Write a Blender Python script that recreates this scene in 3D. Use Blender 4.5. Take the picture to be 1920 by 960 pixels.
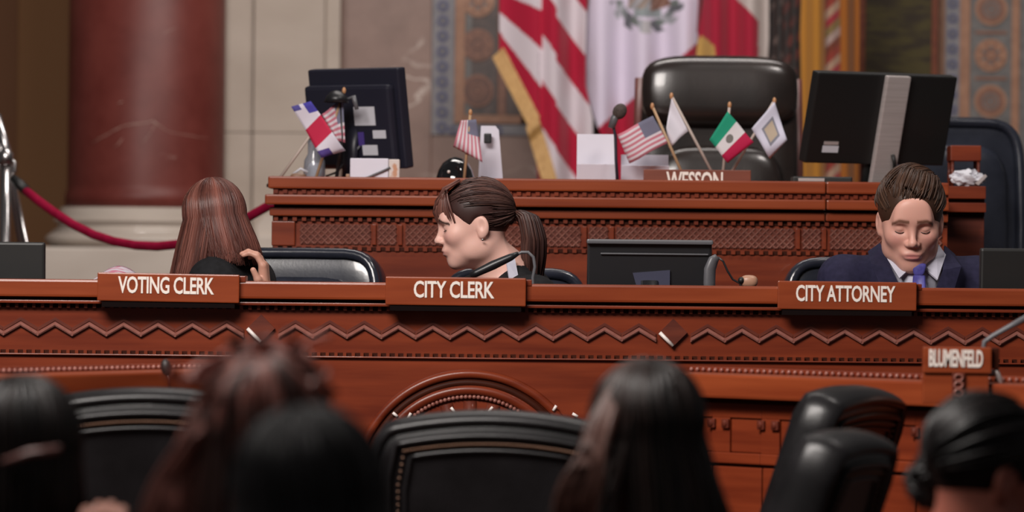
import bpy, bmesh, math, random
import numpy as np
from mathutils import Vector, Matrix, Euler
random.seed(7); np.random.seed(7)
for o in list(bpy.data.objects): bpy.data.objects.remove(o)
S = bpy.context.scene
COL = S.collection
R = math.radians

# ---------------------------------------------------------------- camera, light, exposure
FPX, CAMZ, ROLL = 8640.0, 1.45, 0.0100
cam = bpy.data.cameras.new('camera'); camo = bpy.data.objects.new('camera', cam); COL.objects.link(camo)
cam.sensor_width = 36; cam.lens = 36 * FPX / 1920
cam.clip_start = 0.1; cam.clip_end = 100
camo.rotation_mode = 'QUATERNION'
camo.location = (0, 0, CAMZ)
camo.rotation_quaternion = (Matrix.Rotation(R(90), 3, 'X') @ Matrix.Rotation(ROLL, 3, 'Z')).to_quaternion()
cam.dof.use_dof = True; cam.dof.focus_distance = 11.9; cam.dof.aperture_fstop = 3.6
S.camera = camo
S.view_settings.view_transform = 'Standard'; S.view_settings.look = 'None'
S.view_settings.gamma = 1; S.view_settings.exposure = -0.12; S.view_settings.use_curve_mapping = False

W = bpy.data.worlds.new('world'); S.world = W; W.use_nodes = True
W.node_tree.nodes['Background'].inputs[0].default_value = (1.0, 0.93, 0.92, 1)
W.node_tree.nodes['Background'].inputs[1].default_value = 0.07

def area(name, loc, target, size, power, col=(1, .93, .88)):
    l = bpy.data.lights.new(name, 'AREA'); l.shape = 'RECTANGLE'; l.size, l.size_y = size; l.energy = power; l.color = col
    o = bpy.data.objects.new(name, l); COL.objects.link(o); o.location = loc
    o.rotation_euler = (Vector(target) - Vector(loc)).to_track_quat('-Z', 'Y').to_euler()
    return o
area('fill_light_public', (-2.0, 5.2, 4.4), (-0.4, 6.4, 1.2), (1.6, 1.0), 30)  # unseen fill added above the public to lift the foreground hair
area('glint_light_side', (1.9, 11.2, 5.0), (1.2, 14.2, 1.6), (0.7, 0.5), 55)  # unseen small light added for highlights on the right-hand chairs
area('ceiling_light_hall', (-1.7, 7.4, 4.5), (-0.2, 12.2, 1.3), (2.6, 1.3), 400)
area('ceiling_light_dais', (0.0, 14.2, 5.6), (0.2, 14.6, 1.5), (3.0, 1.2), 60)
area('ceiling_light_wall', (0.5, 14.4, 5.0), (-0.3, 18.4, 1.9), (3.0, 0.8), 115)

# ---------------------------------------------------------------- helpers
def U(px, py, D):
    """photo pixel at depth D (metres from the camera) -> world point"""
    dx, dy = px - 960, py - 480
    c, s = math.cos(ROLL), math.sin(ROLL)
    return Vector(((dx * c + dy * s) / FPX * D, D, CAMZ - (-dx * s + dy * c) / FPX * D))

def mat(name, col, rough=.5, metal=0., spec=.5, coat=0., trans=0., emit=None):
    m = bpy.data.materials.new(name); m.use_nodes = True
    b = m.node_tree.nodes['Principled BSDF']
    b.inputs['Base Color'].default_value = (*col, 1); b.inputs['Roughness'].default_value = rough
    b.inputs['Metallic'].default_value = metal; b.inputs['Specular IOR Level'].default_value = spec
    b.inputs['Coat Weight'].default_value = coat; b.inputs['Transmission Weight'].default_value = trans
    if emit: b.inputs['Emission Color'].default_value = (*emit[0], 1); b.inputs['Emission Strength'].default_value = emit[1]
    return m
def nd(m, t): return m.node_tree.nodes.new(t)
def lk(m, a, b): m.node_tree.links.new(a, b)
def bsdf(m): return m.node_tree.nodes['Principled BSDF']
def ramp(m, fac, stops):
    r = nd(m, 'ShaderNodeValToRGB'); lk(m, fac, r.inputs[0])
    e = r.color_ramp.elements
    while len(e) < len(stops): e.new(.5)
    for k, (p, c) in enumerate(stops): e[k].position = p; e[k].color = (*c, 1)
    return r
def noise_mat(name, c0, c1, scale=(3, 3, 3), nscale=3., detail=5., rough=.4, bump=0., lo=.3, hi=.7, coat=0., bscale=None, metal=0., spec=.5):
    m = mat(name, c0, rough, metal, spec, coat)
    tc = nd(m, 'ShaderNodeTexCoord'); mp = nd(m, 'ShaderNodeMapping'); mp.inputs['Scale'].default_value = scale
    n = nd(m, 'ShaderNodeTexNoise'); n.inputs['Scale'].default_value = nscale; n.inputs['Detail'].default_value = detail
    lk(m, tc.outputs['Object'], mp.inputs[0]); lk(m, mp.outputs[0], n.inputs['Vector'])
    r = ramp(m, n.outputs['Fac'], [(lo, c0), (hi, c1)]); lk(m, r.outputs[0], bsdf(m).inputs['Base Color'])
    if bump:
        bn = nd(m, 'ShaderNodeBump'); bn.inputs['Strength'].default_value = bump; bn.inputs['Distance'].default_value = .002
        if bscale:
            n2 = nd(m, 'ShaderNodeTexNoise'); n2.inputs['Scale'].default_value = bscale; lk(m, tc.outputs['Object'], n2.inputs['Vector']); lk(m, n2.outputs['Fac'], bn.inputs['Height'])
        else: lk(m, n.outputs['Fac'], bn.inputs['Height'])
        lk(m, bn.outputs[0], bsdf(m).inputs['Normal'])
    return m
def attr_mat(name, attr, rough=.5, coat=0., spec=.5, sss=0., aniso=0.):
    m = mat(name, (.5, .5, .5), rough, 0, spec, coat)
    a = nd(m, 'ShaderNodeVertexColor'); a.layer_name = attr
    lk(m, a.outputs['Color'], bsdf(m).inputs['Base Color'])
    if sss: bsdf(m).inputs['Subsurface Weight'].default_value = sss; bsdf(m).inputs['Subsurface Radius'].default_value = (.01, .004, .002); bsdf(m).inputs['Subsurface Scale'].default_value = .5
    return m

M = {}
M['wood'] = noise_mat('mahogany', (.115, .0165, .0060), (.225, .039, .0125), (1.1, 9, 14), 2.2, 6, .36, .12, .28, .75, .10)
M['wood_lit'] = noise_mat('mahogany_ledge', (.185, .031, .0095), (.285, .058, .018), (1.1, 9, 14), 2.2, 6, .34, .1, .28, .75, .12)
M['wood_dark'] = noise_mat('mahogany_carving', (.075, .012, .006), (.14, .026, .011), (2, 9, 14), 3, 5, .35, .15, .3, .7, .2)
M['wood_groove'] = noise_mat('mahogany_groove', (.03, .007, .004), (.05, .012, .006), (2, 9, 14), 3, 5, .5)  # dark wood; the shade of grooves and gaps is in the colour
M['wood_highlight'] = noise_mat('mahogany_highlight', (.20, .062, .045), (.30, .125, .10), (4, 4, 4), 8, 4, .3, 0, .3, .7, .3)  # pale mahogany; edge highlights and bead glints are in the colour
M['pale_glint'] = mat('painted_glint', (.80, .72, .68), .35)  # pale colour standing in for glints
M['letter'] = mat('engraved_white_letter', (.80, .72, .66), .5)
M['leather'] = noise_mat('black_leather', (.006, .0055, .006), (.011, .010, .011), (1, 1, 1), 9, 4, .34, .12, .35, .65, .05, 160)
M['leather_navy'] = noise_mat('navy_black_leather', (.012, .014, .022), (.024, .027, .040), (1, 1, 1), 9, 4, .22, .05, .35, .65, .3, 140)
M['leather_brown'] = noise_mat('brown_black_leather', (.012, .008, .007), (.020, .013, .011), (1, 1, 1), 9, 4, .26, .06, .35, .65, .2, 140)
M['brass'] = mat('aged_brass', (.16, .09, .06), .4, .8)
M['chrome'] = mat('polished_chrome', (.45, .43, .43), .26, 1)
M['plastic'] = mat('black_plastic', (.010, .010, .012), .38)
M['plastic_navy'] = mat('navy_black_plastic', (.013, .013, .024), .4)
M['plastic_dark'] = mat('matte_black_plastic', (.006, .006, .006), .5)
M['plastic_grey'] = mat('grey_plastic', (.10, .10, .11), .4)
M['silver'] = noise_mat('brushed_silver', (.40, .35, .34), (.48, .43, .42), (1, 1, 30), 6, 3, .38, 0, .3, .7, 0, None, .25)
M['label'] = mat('white_paper_label', (.55, .55, .60), .6)
M['paper'] = noise_mat('white_paper', (.62, .60, .69), (.72, .70, .79), (1, 1, 1), 5, 3, .7)
M['screen'] = mat('dark_glass_screen', (.008, .008, .010), .12)
M['screen_blue'] = mat('blue_grey_panel', (.050, .052, .085), .3)
M['velvet'] = noise_mat('crimson_velvet', (.19, .001, .020), (.27, .003, .034), (1, 1, 1), 30, 3, .8, .3, .3, .7, 0, 300)
bsdf(M['velvet']).inputs['Specular IOR Level'].default_value = .15
M['cream'] = noise_mat('cream_limestone', (.35, .285, .235), (.43, .36, .305), (1, 1, 2), 2.2, 6, .6, .05)
M['cream_light'] = noise_mat('pale_travertine', (.44, .37, .315), (.53, .46, .40), (1, 1, 3), 2.5, 6, .4, .05, .3, .7, .3)
M['joint'] = mat('mortar_joint', (.27, .225, .19), .9)
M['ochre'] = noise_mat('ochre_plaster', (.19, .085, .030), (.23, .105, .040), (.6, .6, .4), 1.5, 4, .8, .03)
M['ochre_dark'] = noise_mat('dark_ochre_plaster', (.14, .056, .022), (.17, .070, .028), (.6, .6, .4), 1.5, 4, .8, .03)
M['carpet'] = noise_mat('dark_carpet', (.05, .018, .014), (.08, .03, .022), (1, 1, 1), 60, 3, .95)

bsdf(M['leather']).inputs['Specular IOR Level'].default_value = .32
for k_ in ('wood', 'wood_lit', 'wood_dark', 'wood_highlight'): bsdf(M[k_]).inputs['Specular IOR Level'].default_value = .3
bsdf(M['wood_groove']).inputs['Specular IOR Level'].default_value = .08
bsdf(M['wood_dark']).inputs['Roughness'].default_value = .5
def marble(name, c0, c1, vein, nscale=2.2, vs=1.1, thr=.018, rough=.2, coat=.4, vs_scale=(1, 1, 1), patch=(.46, .6)):
    m = mat(name, c0, rough, coat=coat)
    tc = nd(m, 'ShaderNodeTexCoord')
    n = nd(m, 'ShaderNodeTexNoise'); n.inputs['Scale'].default_value = nscale; n.inputs['Detail'].default_value = 9; n.inputs['Roughness'].default_value = .65
    lk(m, tc.outputs['Object'], n.inputs['Vector'])
    r = ramp(m, n.outputs['Fac'], [(.32, c0), (.68, c1)])
    mp = nd(m, 'ShaderNodeMapping'); mp.inputs['Scale'].default_value = vs_scale; lk(m, tc.outputs['Object'], mp.inputs[0])
    v = nd(m, 'ShaderNodeTexNoise'); v.inputs['Scale'].default_value = vs; v.inputs['Detail'].default_value = 6; lk(m, mp.outputs[0], v.inputs['Vector'])
    s = nd(m, 'ShaderNodeMath'); s.operation = 'SUBTRACT'; s.inputs[1].default_value = .5; lk(m, v.outputs['Fac'], s.inputs[0])
    a = nd(m, 'ShaderNodeMath'); a.operation = 'ABSOLUTE'; lk(m, s.outputs[0], a.inputs[0])
    vr = ramp(m, a.outputs[0], [(0, (1, 1, 1)), (thr, (0, 0, 0))])
    p = nd(m, 'ShaderNodeTexNoise'); p.inputs['Scale'].default_value = 3.1; p.inputs['Detail'].default_value = 2; lk(m, tc.outputs['Object'], p.inputs['Vector'])
    pr = ramp(m, p.outputs['Fac'], [(patch[0], (0, 0, 0)), (patch[1], (1, 1, 1))])
    mu = nd(m, 'ShaderNodeMath'); mu.operation = 'MULTIPLY'; lk(m, vr.outputs[0], mu.inputs[0]); lk(m, pr.outputs[0], mu.inputs[1])
    mx = nd(m, 'ShaderNodeMix'); mx.data_type = 'RGBA'; lk(m, mu.outputs[0], mx.inputs[0]); lk(m, r.outputs[0], mx.inputs[6]); mx.inputs[7].default_value = (*vein, 1)
    lk(m, mx.outputs[2], bsdf(m).inputs['Base Color'])
    return m
M['red_marble'] = marble('red_marble', (.10, .016, .012), (.165, .036, .028), (.48, .33, .28), 3.5, 1.3, .004, .46, .0, (1, 1, 2.2), (.66, .74))
bsdf(M['red_marble']).inputs['Specular IOR Level'].default_value = .35
M['pink_marble'] = marble('rosy_brown_marble', (.15, .082, .062), (.24, .145, .115), (.52, .43, .38), 3.2, 1.5, .010, .42, .05, (1, 1, 1.6), (.52, .64))

class T:
    """a thing: an Empty at its base that parents its parts; parts may be given in world or local space"""
    def __init__(s, name, label, cat, loc=(0, 0, 0), rz=0., group=None, kind=None):
        s.o = bpy.data.objects.new(name, None); COL.objects.link(s.o); s.o.empty_display_size = .05
        s.o.location = loc; s.o.rotation_euler = (0, 0, rz)
        if kind: s.o['kind'] = kind
        if label: s.o['label'] = label
        if cat: s.o['category'] = cat
        if group: s.o['group'] = group
        s.inv = (Matrix.Translation(Vector(loc)) @ Matrix.Rotation(rz, 4, 'Z')).inverted()
        s.mw = s.inv.inverted()
def tag(o, label, cat=None, group=None, kind=None):
    if label: o['label'] = label
    if cat: o['category'] = cat
    if group: o['group'] = group
    if kind: o['kind'] = kind
    return o
def mesh_obj(name, me, mt, parent=None, smooth=False, label=None, kind=None):
    o = bpy.data.objects.new(name, me); COL.objects.link(o)
    if mt is not None and len(me.materials) == 0:
        for q in (mt if isinstance(mt, (list, tuple)) else [mt]): me.materials.append(q)
    if parent is not None: o.parent = parent.o if isinstance(parent, T) else parent
    if smooth: me.polygons.foreach_set('use_smooth', [True] * len(me.polygons))
    if label: o['label'] = label
    if kind: o['kind'] = kind
    return o
def mk(name, bm, mt, parent=None, world=None, smooth=False, label=None, kind=None):
    """bm -> object; world = the T whose space the world-space vertices are taken into"""
    if world is not None: bm.transform(world.inv)
    bmesh.ops.recalc_face_normals(bm, faces=bm.faces[:])
    me = bpy.data.meshes.new(name); bm.to_mesh(me); bm.free()
    return mesh_obj(name, me, mt, parent, smooth, label, kind)
def pyd(name, v, f, mt, parent=None, world=None, smooth=True, cols=None, uvs=None, label=None, kind=None):
    me = bpy.data.meshes.new(name)
    if world is not None:
        v = np.asarray(v, float); m = np.array(world.inv); v = v @ m[:3, :3].T + m[:3, 3]
    me.from_pydata([tuple(p) for p in v], [], [tuple(int(i) for i in q) for q in f])
    if cols is not None:
        a = me.color_attributes.new('Col', 'FLOAT_COLOR', 'POINT')
        c = np.ones((len(v), 4), np.float32); c[:, :3] = cols; a.data.foreach_set('color', c.ravel())
    if uvs is not None:
        ul = me.uv_layers.new(name='UVMap'); idx = np.zeros(len(me.loops), np.int32); me.loops.foreach_get('vertex_index', idx)
        ul.data.foreach_set('uv', np.asarray(uvs, np.float32)[idx].ravel())
    me.update()
    return mesh_obj(name, me, mt, parent, smooth, label, kind)
def NB(): return bmesh.new()
def box(bm, c, s, bev=0., rot=None, seg=2):
    t = bmesh.new(); bmesh.ops.create_cube(t, size=1); bmesh.ops.scale(t, vec=Vector(s), verts=t.verts)
    if bev: bmesh.ops.bevel(t, geom=t.edges[:], offset=bev, segments=seg, profile=.6, affect='EDGES')
    mtx = Matrix.Translation(Vector(c)) @ (rot.to_4x4() if rot is not None else Matrix.Identity(4))
    vs = [bm.verts.new(mtx @ v.co) for v in t.verts]
    for f in t.faces: bm.faces.new([vs[v.index] for v in f.verts])
    t.free(); return bm
def boxr(bm, x0, x1, y0, y1, z0, z1, bev=0., seg=2):
    return box(bm, ((x0 + x1) / 2, (y0 + y1) / 2, (z0 + z1) / 2), (abs(x1 - x0), abs(y1 - y0), abs(z1 - z0)), bev, None, seg)
def tube(bm, pts, rad, seg=10, cap=True, flat=1., up=None):
    pts = [Vector(p) for p in pts]; n = len(pts)
    rad = rad if isinstance(rad, (list, tuple)) else [rad] * n
    rings = []; ref = Vector(up) if up else None
    for i, p in enumerate(pts):
        d = (pts[min(i + 1, n - 1)] - pts[max(i - 1, 0)]).normalized()
        if ref is None or abs(d.dot(ref)) > .999: ref = d.orthogonal()
        a = (ref - d * ref.dot(d)).normalized(); b = d.cross(a); ref = a if up is None else Vector(up)
        rings.append([bm.verts.new(p + (a * math.cos(t) + b * math.sin(t) * flat) * rad[i]) for t in [2 * math.pi * k / seg for k in range(seg)]])
    for r0, r1 in zip(rings, rings[1:]):
        for k in range(seg): bm.faces.new((r0[k], r0[(k + 1) % seg], r1[(k + 1) % seg], r1[k]))
    if cap: bm.faces.new(rings[0]); bm.faces.new(rings[-1][::-1])
    return bm
def lathe(bm, prof, c=(0, 0, 0), seg=24, cap=True, rot=None):
    c = Vector(c); rings = []
    for r, z in prof:
        rings.append([])
        for k in range(seg):
            t = 2 * math.pi * k / seg; p = Vector((r * math.cos(t), r * math.sin(t), z))
            if rot is not None: p = rot @ p
            rings[-1].append(bm.verts.new(c + p))
    for r0, r1 in zip(rings, rings[1:]):
        for k in range(seg): bm.faces.new((r0[k], r0[(k + 1) % seg], r1[(k + 1) % seg], r1[k]))
    if cap: bm.faces.new(rings[0][::-1]); bm.faces.new(rings[-1])
    return bm
def ball(bm, c, r, u=12, v=8, rot=None):
    r = r if isinstance(r, (tuple, list)) else (r, r, r)
    m = Matrix.Translation(Vector(c)) @ (rot.to_4x4() if rot is not None else Matrix.Identity(4)) @ Matrix.Diagonal((*r, 1))
    bmesh.ops.create_uvsphere(bm, u_segments=u, v_segments=v, radius=1, matrix=m); return bm
def prism(bm, poly, y0, y1):
    """polygon of (x, z) extruded along y"""
    a = [bm.verts.new((x, y0, z)) for x, z in poly]; b = [bm.verts.new((x, y1, z)) for x, z in poly]; n = len(poly)
    bm.faces.new(a); bm.faces.new(b[::-1])
    for i in range(n): bm.faces.new((a[i], b[i], b[(i + 1) % n], a[(i + 1) % n]))
    return bm
def cushion(bm, c, s, e=.35, fn=None, nu=28, nv=16, rot=None):
    """superellipsoid pad of full size s; fn bends the local point"""
    sg = lambda w, p: math.copysign(abs(w) ** p, w)
    c = Vector(c); rows = []
    for j in range(nv + 1):
        v = -math.pi / 2 + math.pi * j / nv; row = []
        for i in range(nu):
            u = 2 * math.pi * i / nu
            p = Vector((sg(math.cos(v), e) * sg(math.cos(u), e) * s[0] / 2, sg(math.cos(v), e) * sg(math.sin(u), e) * s[1] / 2, sg(math.sin(v), e) * s[2] / 2))
            if fn: p = Vector(fn(p))
            if rot is not None: p = rot @ p
            row.append(bm.verts.new(c + p))
        rows.append(row)
    for a, b in zip(rows, rows[1:]):
        for i in range(nu): bm.faces.new((a[i], a[(i + 1) % nu], b[(i + 1) % nu], b[i]))
    bmesh.ops.remove_doubles(bm, verts=rows[0] + rows[-1], dist=1e-5)
    return bm
def copy_tree(o, parent=None):
    c = o.copy(); COL.objects.link(c); c.parent = parent
    for ch in list(o.children): copy_tree(ch, c)
    return c
def text_mesh(body, width, height, depth=.003, bold=.02):
    cu = bpy.data.curves.new('t', 'FONT'); cu.body = body; cu.size = 1; cu.extrude = .01; cu.offset = bold; cu.resolution_u = 3
    cu.space_character = .95
    o = bpy.data.objects.new('t', cu); COL.objects.link(o)
    dg = bpy.context.evaluated_depsgraph_get(); me = bpy.data.meshes.new_from_object(o.evaluated_get(dg))
    bpy.data.objects.remove(o); bpy.data.curves.remove(cu)
    v = np.zeros(len(me.vertices) * 3); me.vertices.foreach_get('co', v); v = v.reshape(-1, 3)
    lo, hi = v.min(0), v.max(0)
    v[:, 0] = (v[:, 0] - (lo[0] + hi[0]) / 2) / (hi[0] - lo[0]) * width
    v[:, 1] = (v[:, 1] - (lo[1] + hi[1]) / 2) / (hi[1] - lo[1]) * height
    v[:, 2] = (v[:, 2] - lo[2]) / (hi[2] - lo[2]) * depth
    v = np.stack([v[:, 0], -v[:, 2], v[:, 1]], 1)       # faces -y
    me.vertices.foreach_set('co', v.ravel()); me.update()
    return me
# ---------------------------------------------------------------- the setting
def wrect(bm, x0, y0, x1, y1, D, th, bev=0.):
    a, b = U(x0, y0, D), U(x1, y1, D)
    return boxr(bm, a.x, b.x, D, D + th, a.z, b.z, bev)
o = mk('floor', boxr(NB(), -6, 6, -1, 22, -.1, 0), M['carpet']); tag(o, None, kind='structure')
o = mk('floor', boxr(NB(), -3.2, 3.2, 11.56, 22, 0, .35), M['carpet']); tag(o, None, kind='structure')
o = mk('floor', boxr(NB(), -3.2, 3.2, 13.10, 22, .35, .75), M['carpet']); tag(o, None, kind='structure')

# far left wall in ochre plaster
wl = T('wall_left', None, None, (-2.2, 19.6, .75), kind='structure')
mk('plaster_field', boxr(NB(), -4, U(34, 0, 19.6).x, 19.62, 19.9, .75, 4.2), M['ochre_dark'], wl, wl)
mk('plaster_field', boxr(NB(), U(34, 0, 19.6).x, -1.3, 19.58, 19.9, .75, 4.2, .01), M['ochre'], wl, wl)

wb = T('wall_back', None, None, (0, 18.5, .75), kind='structure')
ZW0, ZW1 = .75, 4.0
def wz(y, D): return CAMZ - (y - 480) / FPX * D
def wall_slab(name, px0, px1, D, th, mt, z0=ZW0, z1=ZW1, bev=.004):
    return mk(name, boxr(NB(), (px0 - 960) / FPX * D, (px1 - 960) / FPX * D, D, D + th, z0, z1, bev), mt, wb, wb)
wall_slab('core_wall', 420, 2100, 18.62, .3, M['joint'])
# pilaster of limestone blocks: three strips, joints at y=255 and below
for (a, b, D) in ((404, 471.5, 18.33), (472.3, 604.5, 18.30), (605.3, 634, 18.36)):
    for (zt, zb) in ((ZW1, wz(-250, D)), (wz(-250, D) - .0018, wz(253, D)), (wz(253, D) - .0018, wz(560, D)), (wz(560, D) - .0018, ZW0)):
        wall_slab('stone_block', a, b, D, 18.62 - D, M['cream'], zb, zt)
# rosy marble facing either side of the mosaic frame
for (a, b, zt, zb) in ((635, 806, ZW1, ZW0), (806, 1105, wz(254, 18.5), ZW0), (1105, 1755, wz(254, 18.5), ZW0), (1755, 2080, wz(380, 18.5), ZW0)):
    wall_slab('marble_slab', a, b, 18.5, .12, M['pink_marble'], zb, zt, .003)

MO = {'grey': noise_mat('grey_mosaic', (.085, .080, .080), (.140, .128, .122), (1, 1, 1), 26, 4, .5, .2),
      'bluegrey': noise_mat('bluegrey_mosaic', (.14, .135, .15), (.20, .185, .195), (1, 1, 1), 26, 4, .5, .2),
      'dark': noise_mat('dark_umber_mosaic', (.045, .032, .030), (.085, .055, .048), (1, 1, 1), 30, 4, .5, .2),
      'orange': noise_mat('terracotta_mosaic', (.24, .112, .062), (.31, .155, .092), (1, 1, 1), 26, 4, .5, .2),
      'orange2': noise_mat('brick_mosaic', (.15, .062, .038), (.20, .085, .052), (1, 1, 1), 40, 4, .5, .2),
      'umber': noise_mat('umber_mosaic', (.085, .035, .024), (.13, .05, .032), (1, 1, 1), 40, 4, .5, .2),
      'blue': noise_mat('indigo_mosaic', (.045, .045, .10), (.075, .075, .15), (1, 1, 1), 30, 4, .5, .2)}
def medallion_mesh(style, dark=False):
    """rosette: ring, ground, petals and centre, raised in steps; faces -y"""
    bm = NB()
    def disc(r0, r1, h, mi, cx=0, cz=0, seg=24):
        rot = Matrix.Rotation(R(90), 3, 'X')
        f0 = set(bm.faces)
        lathe(bm, [(r1, 0), (r1, h), (max(r0, .0004), h), (max(r0, .0004), 0)] if r0 else [(r1, 0), (r1, h)], (cx, 0, cz), seg, r0 == 0, rot)
        for f in bm.faces:
            if f not in f0: f.material_index = mi
    if style == 'medal':
        disc(0, .0660, .003, 1); disc(0, .056, .004, 2)
        for k in range(8):
            a = k * math.pi / 4; disc(0, .0155, .006, 1, .042 * math.cos(a), .042 * math.sin(a), 12)
        disc(0, .034, .0065, 2)
        for k in range(6):
            a = (k + .5) * math.pi / 3; disc(0, .008, .0075, 3, .030 * math.cos(a), .030 * math.sin(a), 8)
        disc(0, .015, .009, 1, 0, 0, 12); disc(0, .007, .0105, 2, 0, 0, 8)
    elif style == 'plain':
        disc(0, .0660, .003, 1); disc(0, .054, .005, 2); disc(.026, .034, .0065, 3); disc(.012, .018, .0065, 3); disc(0, .008, .0075, 3, 0, 0, 12)
    else:
        disc(0, .024, .003, 3, 0, 0, 12); disc(0, .011, .005, 4, 0, 0, 8)
    bmesh.ops.recalc_face_normals(bm, faces=bm.faces[:])
    me = bpy.data.meshes.new('medallion'); bm.to_mesh(me); bm.free()
    for k in (('grey', 'orange', 'orange2', 'grey') if not dark else ('dark', 'orange2', 'umber', 'orange2')) if style != 'dot' else (): me.materials.append(MO[k])
    if style == 'dot':
        for k in ('blue', 'blue', 'blue', 'blue', 'grey'): me.materials.append(MO[k])
    return me
MED, MEDP, DOT, MEDD, MEDPD = medallion_mesh('medal'), medallion_mesh('plain'), medallion_mesh('dot'), medallion_mesh('medal', True), medallion_mesh('plain', True)
def mosaic_strip(name, x0, y0, x1, y1, D, th, mt):
    a, b = U(x0, y0, D), U(x1, y1, D)
    return mk(name, boxr(NB(), (x0 - 960) / FPX * D, (x1 - 960) / FPX * D, D, D + th, wz(y1, D), wz(y0, D), .002), mt, wb, wb)
def place(me, name, x, y, D, parent, sc=1.):
    p = mesh_obj(name, me, None, parent)
    w = wb.inv @ Vector(((x - 960) / FPX * D, D, wz(y, D))); p.location = w; p.scale = (sc, 1, sc); return p
D0 = 18.49
# left mosaic frame
b1 = mosaic_strip('mosaic_border', 806, -300, 849, 254, D0, .02, MO['bluegrey'])
mosaic_strip('mosaic_border', 849, 234, 1105, 254, D0, .02, MO['bluegrey'])
for k in range(14): place(DOT, 'mosaic_dot', 826, 240 - 28.5 * k, D0 - .001, b1)
for k in range(4): place(DOT, 'mosaic_dot', 846 + 28.5 * k, 245, D0 - .001, b1, .8)
mosaic_strip('mosaic_band', 849, -300, 868, 232, D0 - .006, .02, MO['orange'])
mosaic_strip('mosaic_band', 868, 216, 975, 232, D0 - .006, .02, MO['orange'])
mosaic_strip('mosaic_band', 930, -300, 946, 216, D0 - .006, .02, MO['orange2'])
mosaic_strip('mosaic_ground', 868, -300, 882, 216, D0, .02, MO['grey'])
b2 = mosaic_strip('mosaic_ground', 882, -300, 930, 216, D0 + .002, .02, MO['dark'])
mosaic_strip('mosaic_ground', 946, -300, 1105, 216, D0, .02, MO['dark'])
for y, m_ in ((-165, MEDD), (-80, MEDPD), (2, MED), (85, MEDD), (171, MEDPD)): place(m_, 'mosaic_medallion', 892, y, D0 - .002, b2, 1.0)
# right mosaic frame
mosaic_strip('mosaic_band', 1753, -300, 1768, 380, D0 - .006, .02, MO['orange'])
b3 = mosaic_strip('mosaic_border', 1768, -300, 1796, 380, D0, .02, MO['bluegrey'])
for k in range(20): place(DOT, 'mosaic_dot', 1782, 340 - 28.5 * k, D0 - .001, b3, .85)
mosaic_strip('mosaic_band', 1796, -300, 1815, 380, D0 - .006, .02, MO['orange'])
b4 = mosaic_strip('mosaic_ground', 1815, -300, 1893, 380, D0, .02, MO['grey'])
for y, m_ in ((-170, MEDP), (-82, MED), (8, MEDP), (95, MED), (181, MEDP), (268, MED), (355, MEDP)): place(m_, 'mosaic_medallion', 1854, y, D0 - .002, b4, 1.0)
for y in (52, 138, 225): mosaic_strip('mosaic_bar', 1824, y - 3, 1884, y + 3, D0 - .003, .02, MO['orange2'])
mosaic_strip('mosaic_band', 1893, -300, 1908, 380, D0 - .006, .02, MO['orange'])
mosaic_strip('mosaic_ground', 1908, -300, 2060, 380, D0, .02, MO['grey'])
# olive hanging and dark niche behind the flags
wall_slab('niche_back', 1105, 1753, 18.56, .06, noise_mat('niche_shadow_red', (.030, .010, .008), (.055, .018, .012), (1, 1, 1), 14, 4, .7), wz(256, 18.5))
hang = T('wall_hanging', 'dark olive woven panel hanging between gold flag and mosaic border', 'wall hanging', (U(1683, 0, 18.4).x, 18.4, 1.72))
mo = noise_mat('olive_weave', (.055, .042, .012), (.026, .017, .009), (2.2, 1, 9), 3.2, 4, .85, .3, .42, .58)
mk('cloth', boxr(NB(), (1616 - 960) / FPX * 18.4, (1745 - 960) / FPX * 18.4, 18.39, 18.41, 1.74, 3.2, .004), mo, hang, hang)
for px in (1612, 1748): mk('border_band', boxr(NB(), (px - 6 - 960) / FPX * 18.4, (px + 6 - 960) / FPX * 18.4, 18.38, 18.415, 1.72, 3.2, .004), noise_mat('dark_red_braid', (.10, .022, .012), (.16, .045, .02), (1, 1, 1), 40, 3, .8), hang, hang)
mk('hem_bar', boxr(NB(), (1606 - 960) / FPX * 18.4, (1754 - 960) / FPX * 18.4, 18.375, 18.42, 1.70, 1.74, .004), M['wood_dark'], hang, hang)

# column of red marble on a moulded base
CX, CD = (272.5 - 960) / FPX * 18.25, 18.25
cr = 147 / FPX * CD
col = T('marble_column', 'polished red marble column with white veins on pale moulded base', 'column', (CX, CD, .75))
zb = wz(397, CD)
mk('shaft', lathe(NB(), [(cr * 1.03, zb), (cr * 1.03, zb + .05), (cr * 1.005, zb + .065), (cr, zb + .09), (cr * .985, 4.0)], (CX, CD, 0), 64), M['red_marble'], col, col, True)
def on_shaft(px, py, r=None):
    r = r or cr * 1.001; X = (px - 272.5) / FPX * CD; X = max(-r * .99, min(r * .99, X)); return Vector((CX + X, CD - math.sqrt(r * r - X * X), wz(py + (px - 960) * -.01, CD)))
M['vein'] = noise_mat('calcite_vein', (.34, .17, .14), (.50, .36, .30), (1, 1, 1), 30, 3, .4)
for vn in ([(180, 272, 1.5), (195, 263, 3), (210, 256, 2.5), (222, 249, 2), (232, 244, 4), (245, 239, 2), (258, 237, 2.5), (272, 236, 3.5), (286, 234, 2), (296, 231, 4), (301, 236, 6), (308, 240, 3), (322, 250, 1.6), (340, 254, 1.4), (362, 257, 2.2), (380, 260, 1.2), (395, 261, .8)],
           [(300, 238, 2), (292, 252, 1.2), (282, 266, 1.6), (272, 278, .8)], [(240, 262, 1), (235, 270, 3), (229, 276, 1.6), (222, 281, .8)], [(229, 200, 1), (234, 197, 3), (240, 195, 1.2)]):
    mk('vein', tube(NB(), [on_shaft(x, y) for x, y, w in vn], [w * .00055 for x, y, w in vn], 6, True), M['vein'], col, col, True)
def prof_torus(r, z0, z1, n=8): return [(r - (z1 - z0) * .5 + (z1 - z0) * .5 * math.sin(math.pi * k / n), z0 + (z1 - z0) * k / n) for k in range(n + 1)]
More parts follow.
